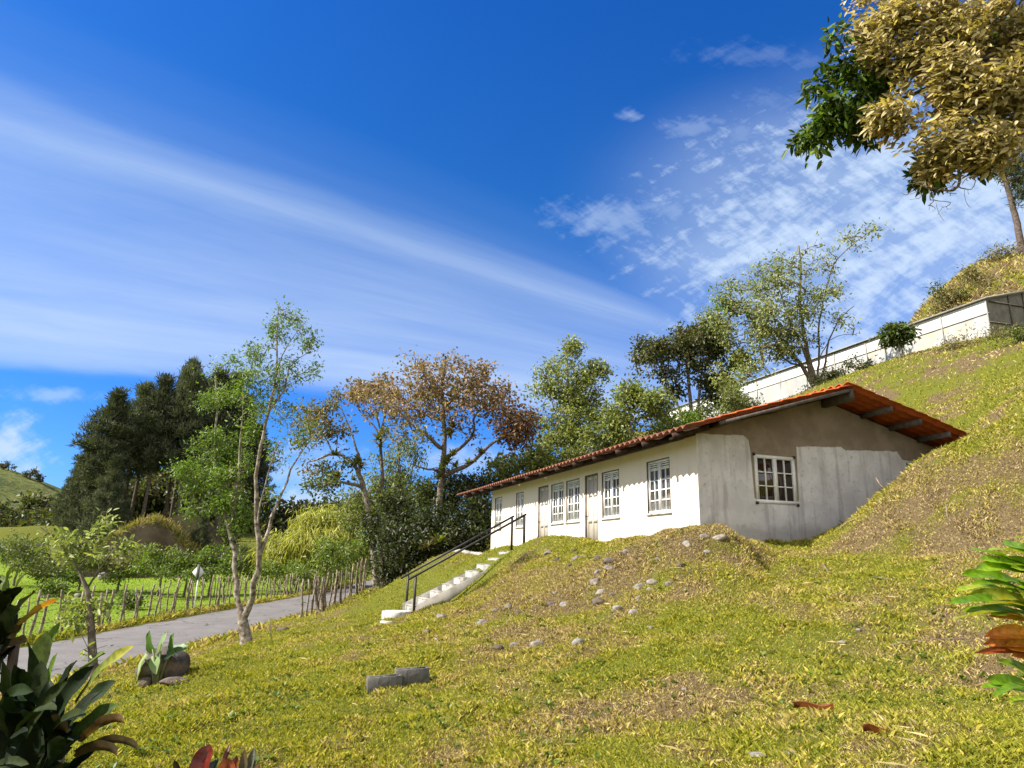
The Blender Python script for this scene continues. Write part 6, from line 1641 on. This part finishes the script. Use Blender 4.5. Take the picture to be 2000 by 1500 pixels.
# smaller clump at the left edge, higher
Yq = 3.2
A = P(5, 1235, Yq); foot = np.array([A[0], A[1], gz(A[0], A[1])])
cl = thing('broadleaf_plant', 'smaller strap-leaved plant at the left edge with one orange withered leaf', 'plant', foot)
m = MB(); st = MB(); dry = MB()
for bp, tp, w, c in [((20, 1185), (57, 1110), 12, (.20, .22, .09)), ((28, 1205), (70, 1156), 24, (.09, .12, .025)), ((8, 1190), (-5, 1125), 20, (.07, .11, .02)), ((10, 1180), (22, 1108), 18, (.11, .16, .03)), ((0, 1200), (25, 1150), 24, (.06, .09, .02)), ((10, 1230), (40, 1190), 24, (.04, .06, .018)),
                     ((-10, 1240), (-30, 1150), 24, DG[1]), ((0, 1260), (35, 1230), 22, DG[0]), ((-5, 1290), (30, 1265), 22, DG[2]), ((-10, 1230), (10, 1160), 24, DG[3]), ((0, 1250), (-20, 1200), 24, DG[0]), ((30, 1240), (62, 1200), 18, (.10, .075, .03)), ((10, 1270), (50, 1255), 16, (.06, .045, .02))]:
    strap(m, P(bp[0] - 6, bp[1] + 8, Yq), P(*tp, Yq - rf.uniform(-.1, .15)), w * Yq / FPX * 1.6, c, sag=.08, twist=rf.uniform(-.6, .6), nrm=norm(np.array([-.3, -.7, .6]) + rf.normal(0, .3, 3)))
for k in range(26):
    a0 = rf.uniform(-120, 10); b0 = rf.uniform(1200, 1320); ang = rf.uniform(-2.8, -.1)
    strap(m, P(a0, b0, Yq + .1), P(a0 + 80 * math.cos(ang), b0 + 95 * math.sin(ang), Yq + rf.uniform(-.3, .3)), .07, DG[rf.integers(4)], sag=.1, twist=rf.uniform(-.5, .5))
m.build('foliage', M['strap_dark'], cl)
strap(dry, P(38, 1222, Yq), P(116, 1170, Yq - .05), .045, (.45, .33, .06), sag=.03, fold=.8, c2=(.5, .17, .03)); dry.build('withered_leaf', M['strap'], cl)
stem_to(st, P(-5, 1260, Yq), .03); stem_to(st, P(30, 1250, Yq), .025); st.build('stem', M['bark_dark'], cl)
# hedge of the same plants beyond the left edge of the picture: it shades the corner
hd = thing('broadleaf_plant', 'dark strap-leaved plants continuing past the left edge of the picture', 'plant', np.array([-3.6, 2.9, gz(-3.6, 2.9)]))
m = MB(); st = MB()
for k in range(190):
    c = np.array([rf.uniform(-4.3, -2.75), rf.uniform(1.7, 4.1), 0]); c[2] = gz(c[0], c[1]) + rf.uniform(.4, 2.0)
    if abs(c[0] / max(c[1], .1)) < .90: continue
    a = rf.uniform(0, 6.28); el = rf.uniform(.2, 1.2); L = rf.uniform(.35, .55)
    strap(m, c, c + np.array([math.cos(a) * math.cos(el), math.sin(a) * math.cos(el), math.sin(el)]) * L, .09, DG[rf.integers(4)], sag=.12)
for k in range(7):
    x, y = rf.uniform(-4.2, -3.4), rf.uniform(2.0, 3.6); z = gz(x, y); st.tube([[x, y, z - .1], [x + .05, y, z + .9], [x, y + .05, z + 1.8]], .03, 6)
m.build('foliage', M['strap_dark'], hd); st.build('stem', M['bark_dark'], hd)

# bright plant at the right edge
Yr = 3.3
A = P(2040, 1200, Yr); foot = np.array([A[0], A[1], gz(A[0], A[1])])
cl = thing('broadleaf_plant', 'bright glossy green strap-leaved plant with orange withered leaves at the right edge', 'plant', foot)
m = MB(); dry = MB(); st = MB()
BG = [(.15, .29, .012), (.20, .34, .018), (.28, .37, .03), (.11, .22, .012)]
for bp, tp, w, c in [((2035, 1135), (1896, 1073), 33, BG[0]), ((2060, 1110), (1957, 1062), 30, BG[1]), ((2050, 1150), (1914, 1092), 34, BG[1]), ((2040, 1165), (1878, 1122), 32, BG[0]), ((2030, 1175), (1867, 1154), 26, BG[2]), ((2040, 1190), (1892, 1161), 26, (.26, .32, .04)), ((2040, 1205), (1854, 1178), 34, BG[3]),
                     ((2030, 1225), (1860, 1211), 26, (.28, .30, .03)), ((2060, 1150), (1975, 1108), 28, BG[2]), ((2050, 1215), (1930, 1180), 26, (.26, .26, .03)), ((2060, 1180), (1960, 1150), 26, BG[1]), ((2070, 1090), (1985, 1050), 26, BG[2]), ((2055, 1240), (1935, 1200), 26, BG[3]),
                     ((2050, 1100), (1930, 1075), 28, BG[2]), ((2045, 1140), (1905, 1112), 30, BG[1]), ((2060, 1130), (1950, 1098), 30, BG[0]), ((2050, 1180), (1900, 1140), 28, BG[3]), ((2045, 1215), (1880, 1195), 26, BG[1]), ((2060, 1075), (1990, 1066), 28, BG[0]), ((2060, 1160), (1985, 1135), 30, BG[1]), ((2050, 1345), (1950, 1291), 24, BG[1]), ((2050, 1365), (1925, 1327), 26, BG[3]), ((2050, 1375), (1917, 1341), 24, BG[0]), ((2060, 1390), (1970, 1372), 20, BG[2]), ((2050, 1355), (1940, 1360), 22, BG[3])]:
    strap(m, P(*bp, Yr + .1), P(*tp, Yr - rf.uniform(-.12, .18)), w * Yr / FPX * 1.0, c, sag=.07, fold=.3, twist=rf.uniform(-.35, .35), nrm=norm(np.array([-.35, -.55, .75]) + rf.normal(0, .2, 3)))
for k in range(44):
    b0 = P(rf.uniform(2030, 2110), rf.uniform(1100, 1400), Yr + rf.uniform(-.2, .4)); a = rf.uniform(-1.2, 1.6)
    strap(m, b0, b0 + np.array([math.cos(a), math.sin(a) * .8, rf.uniform(-.1, .5)]) * .42, .085, BG[rf.integers(4)], sag=.12)
m.build('foliage', M['strap'], cl)
for bp, tp, w, c, c2 in [((2050, 1230), (1930, 1203), 14, (.50, .26, .03), (.55, .2, .03)), ((2060, 1250), (1922, 1243), 30, (.55, .24, .03), (.45, .13, .03)), ((2060, 1270), (1920, 1258), 26, (.55, .26, .04), (.35, .1, .03)), ((2055, 1285), (1906, 1275), 16, (.30, .08, .025), (.22, .05, .02)), ((2060, 1290), (1960, 1262), 30, (.50, .20, .03), None), ((2050, 1300), (1975, 1280), 20, (.38, .12, .03), None)]:
    dry = MB(); strap(dry, P(*bp, Yr), P(*tp, Yr - .05), w * Yr / FPX * .95, c, sag=.05, fold=.7, twist=.5, c2=c2, nrm=(-.3, -.6, .7))
    dry.build('withered_leaf', M['strap'], cl)
for q in ((2060, 1200), (2075, 1350)): stem_to(st, P(*q, Yr + .1), .028)
st.build('stem', M['twig'], cl)

# dark red plant tips at the bottom edge
Ys_ = 2.7
A = P(430, 1570, Ys_); foot = np.array([A[0], A[1], gz(A[0], A[1])])
cl = thing('red_plant', 'tips of a dark red-leaved plant at the bottom edge of the picture', 'plant', foot)
m = MB()
for bp, tp, w, c in [((385, 1560), (411, 1453), 26, (.13, .02, .015)), ((425, 1560), (452, 1450), 9, (.10, .02, .015)), ((440, 1560), (440, 1478), 24, (.20, .06, .04)), ((455, 1560), (463, 1474), 14, (.16, .05, .03)), ((470, 1570), (478, 1463), 10, (.06, .05, .025)), ((480, 1570), (497, 1460), 11, (.05, .055, .03)), ((405, 1570), (425, 1480), 22, (.03, .05, .03)),
                     ((360, 1560), (340, 1484), 9, (.03, .02, .02)), ((470, 1560), (455, 1488), 18, (.28, .09, .04)), ((410, 1580), (395, 1492), 20, (.08, .02, .02)), ((490, 1575), (505, 1490), 12, (.12, .05, .03))]:
    strap(m, P(bp[0], bp[1], Ys_), P(*tp, Ys_ + rf.uniform(-.05, .1)), w * Ys_ / FPX * 1.5, c, sag=.06, fold=.6, twist=rf.uniform(-.6, .6), nrm=(-.3, -.9, .2))
m.build('foliage', M['strap'], cl)
st = MB(); stem_to(st, P(430, 1600, Ys_), .02); st.build('stem', M['twig'], cl)

# broad-leaved plant by the boulder
Yt_ = hit(308, 1336)[1]
foot = hit(308, 1336)
cl = thing('taro_plant', 'pale-stemmed plant with big crumpled heart leaves growing before the dark boulder', 'plant', foot)
m = MB(); st = MB()
def heart(c, d, up, L, col_):
    d = norm(np.asarray(d, float)); up = np.asarray(up, float); up = norm(up - d * np.dot(up, d)); s_ = np.cross(d, up)
    n = 9; V = []; q = np.linspace(-.22, 1, n)
    for i in range(n):
        x = q[i]; w = .48 * L * math.sqrt(max(0, 1 - (max(0, x) ** 1.2))) * (1 if x > 0 else (1 + x * 1.2))
        for k in (-1, -.5, 0, .5, 1):
            notch = -abs(k) * .1 * L if x < 0 else 0
            V.append(c + d * (x * L + notch * 0) + s_ * k * w + up * (abs(k) * .22 * w - .18 * L * max(0, x) ** 2 + .03 * L * math.sin(k * 5 + x * 8)))
    F = [[i * 5 + k, i * 5 + k + 1, (i + 1) * 5 + k + 1, (i + 1) * 5 + k] for i in range(n - 1) for k in range(4)]
    m.add(V, F, col_)
for (px, py), d, up, L, c in [((283, 1288), (-.35, -.1, -.9), (-.8, -.5, .3), .27, (.26, .33, .16)), ((298, 1268), (-.3, -.2, .7), (-.6, -.7, .2), .24, (.08, .16, .03)), ((314, 1272), (.1, -.2, .8), (-.7, -.6, .3), .26, (.22, .30, .13)), ((332, 1277), (.75, -.1, .45), (-.2, -.6, .8), .25, (.07, .14, .03)), ((305, 1285), (.2, -.4, -.6), (-.5, -.7, .5), .22, (.20, .28, .12)), ((338, 1270), (-.1, -.3, .7), (-.4, -.6, .6), .22, (.10, .18, .05))]:
    c0 = P(px, py, Yt_); heart(c0, d, up, L, c)
    f = foot + rf.normal(0, .03, 3) * [1, 1, 0]; st.tube([f - UZ * .05, (f + c0) / 2 + [rf.normal(0, .02), 0, .06], c0], [.02, .016, .009], 6, tint=(.18, .2, .09))
m.build('foliage', M['leaf_gloss'], cl); st.build('stem', M['leaf'], cl)
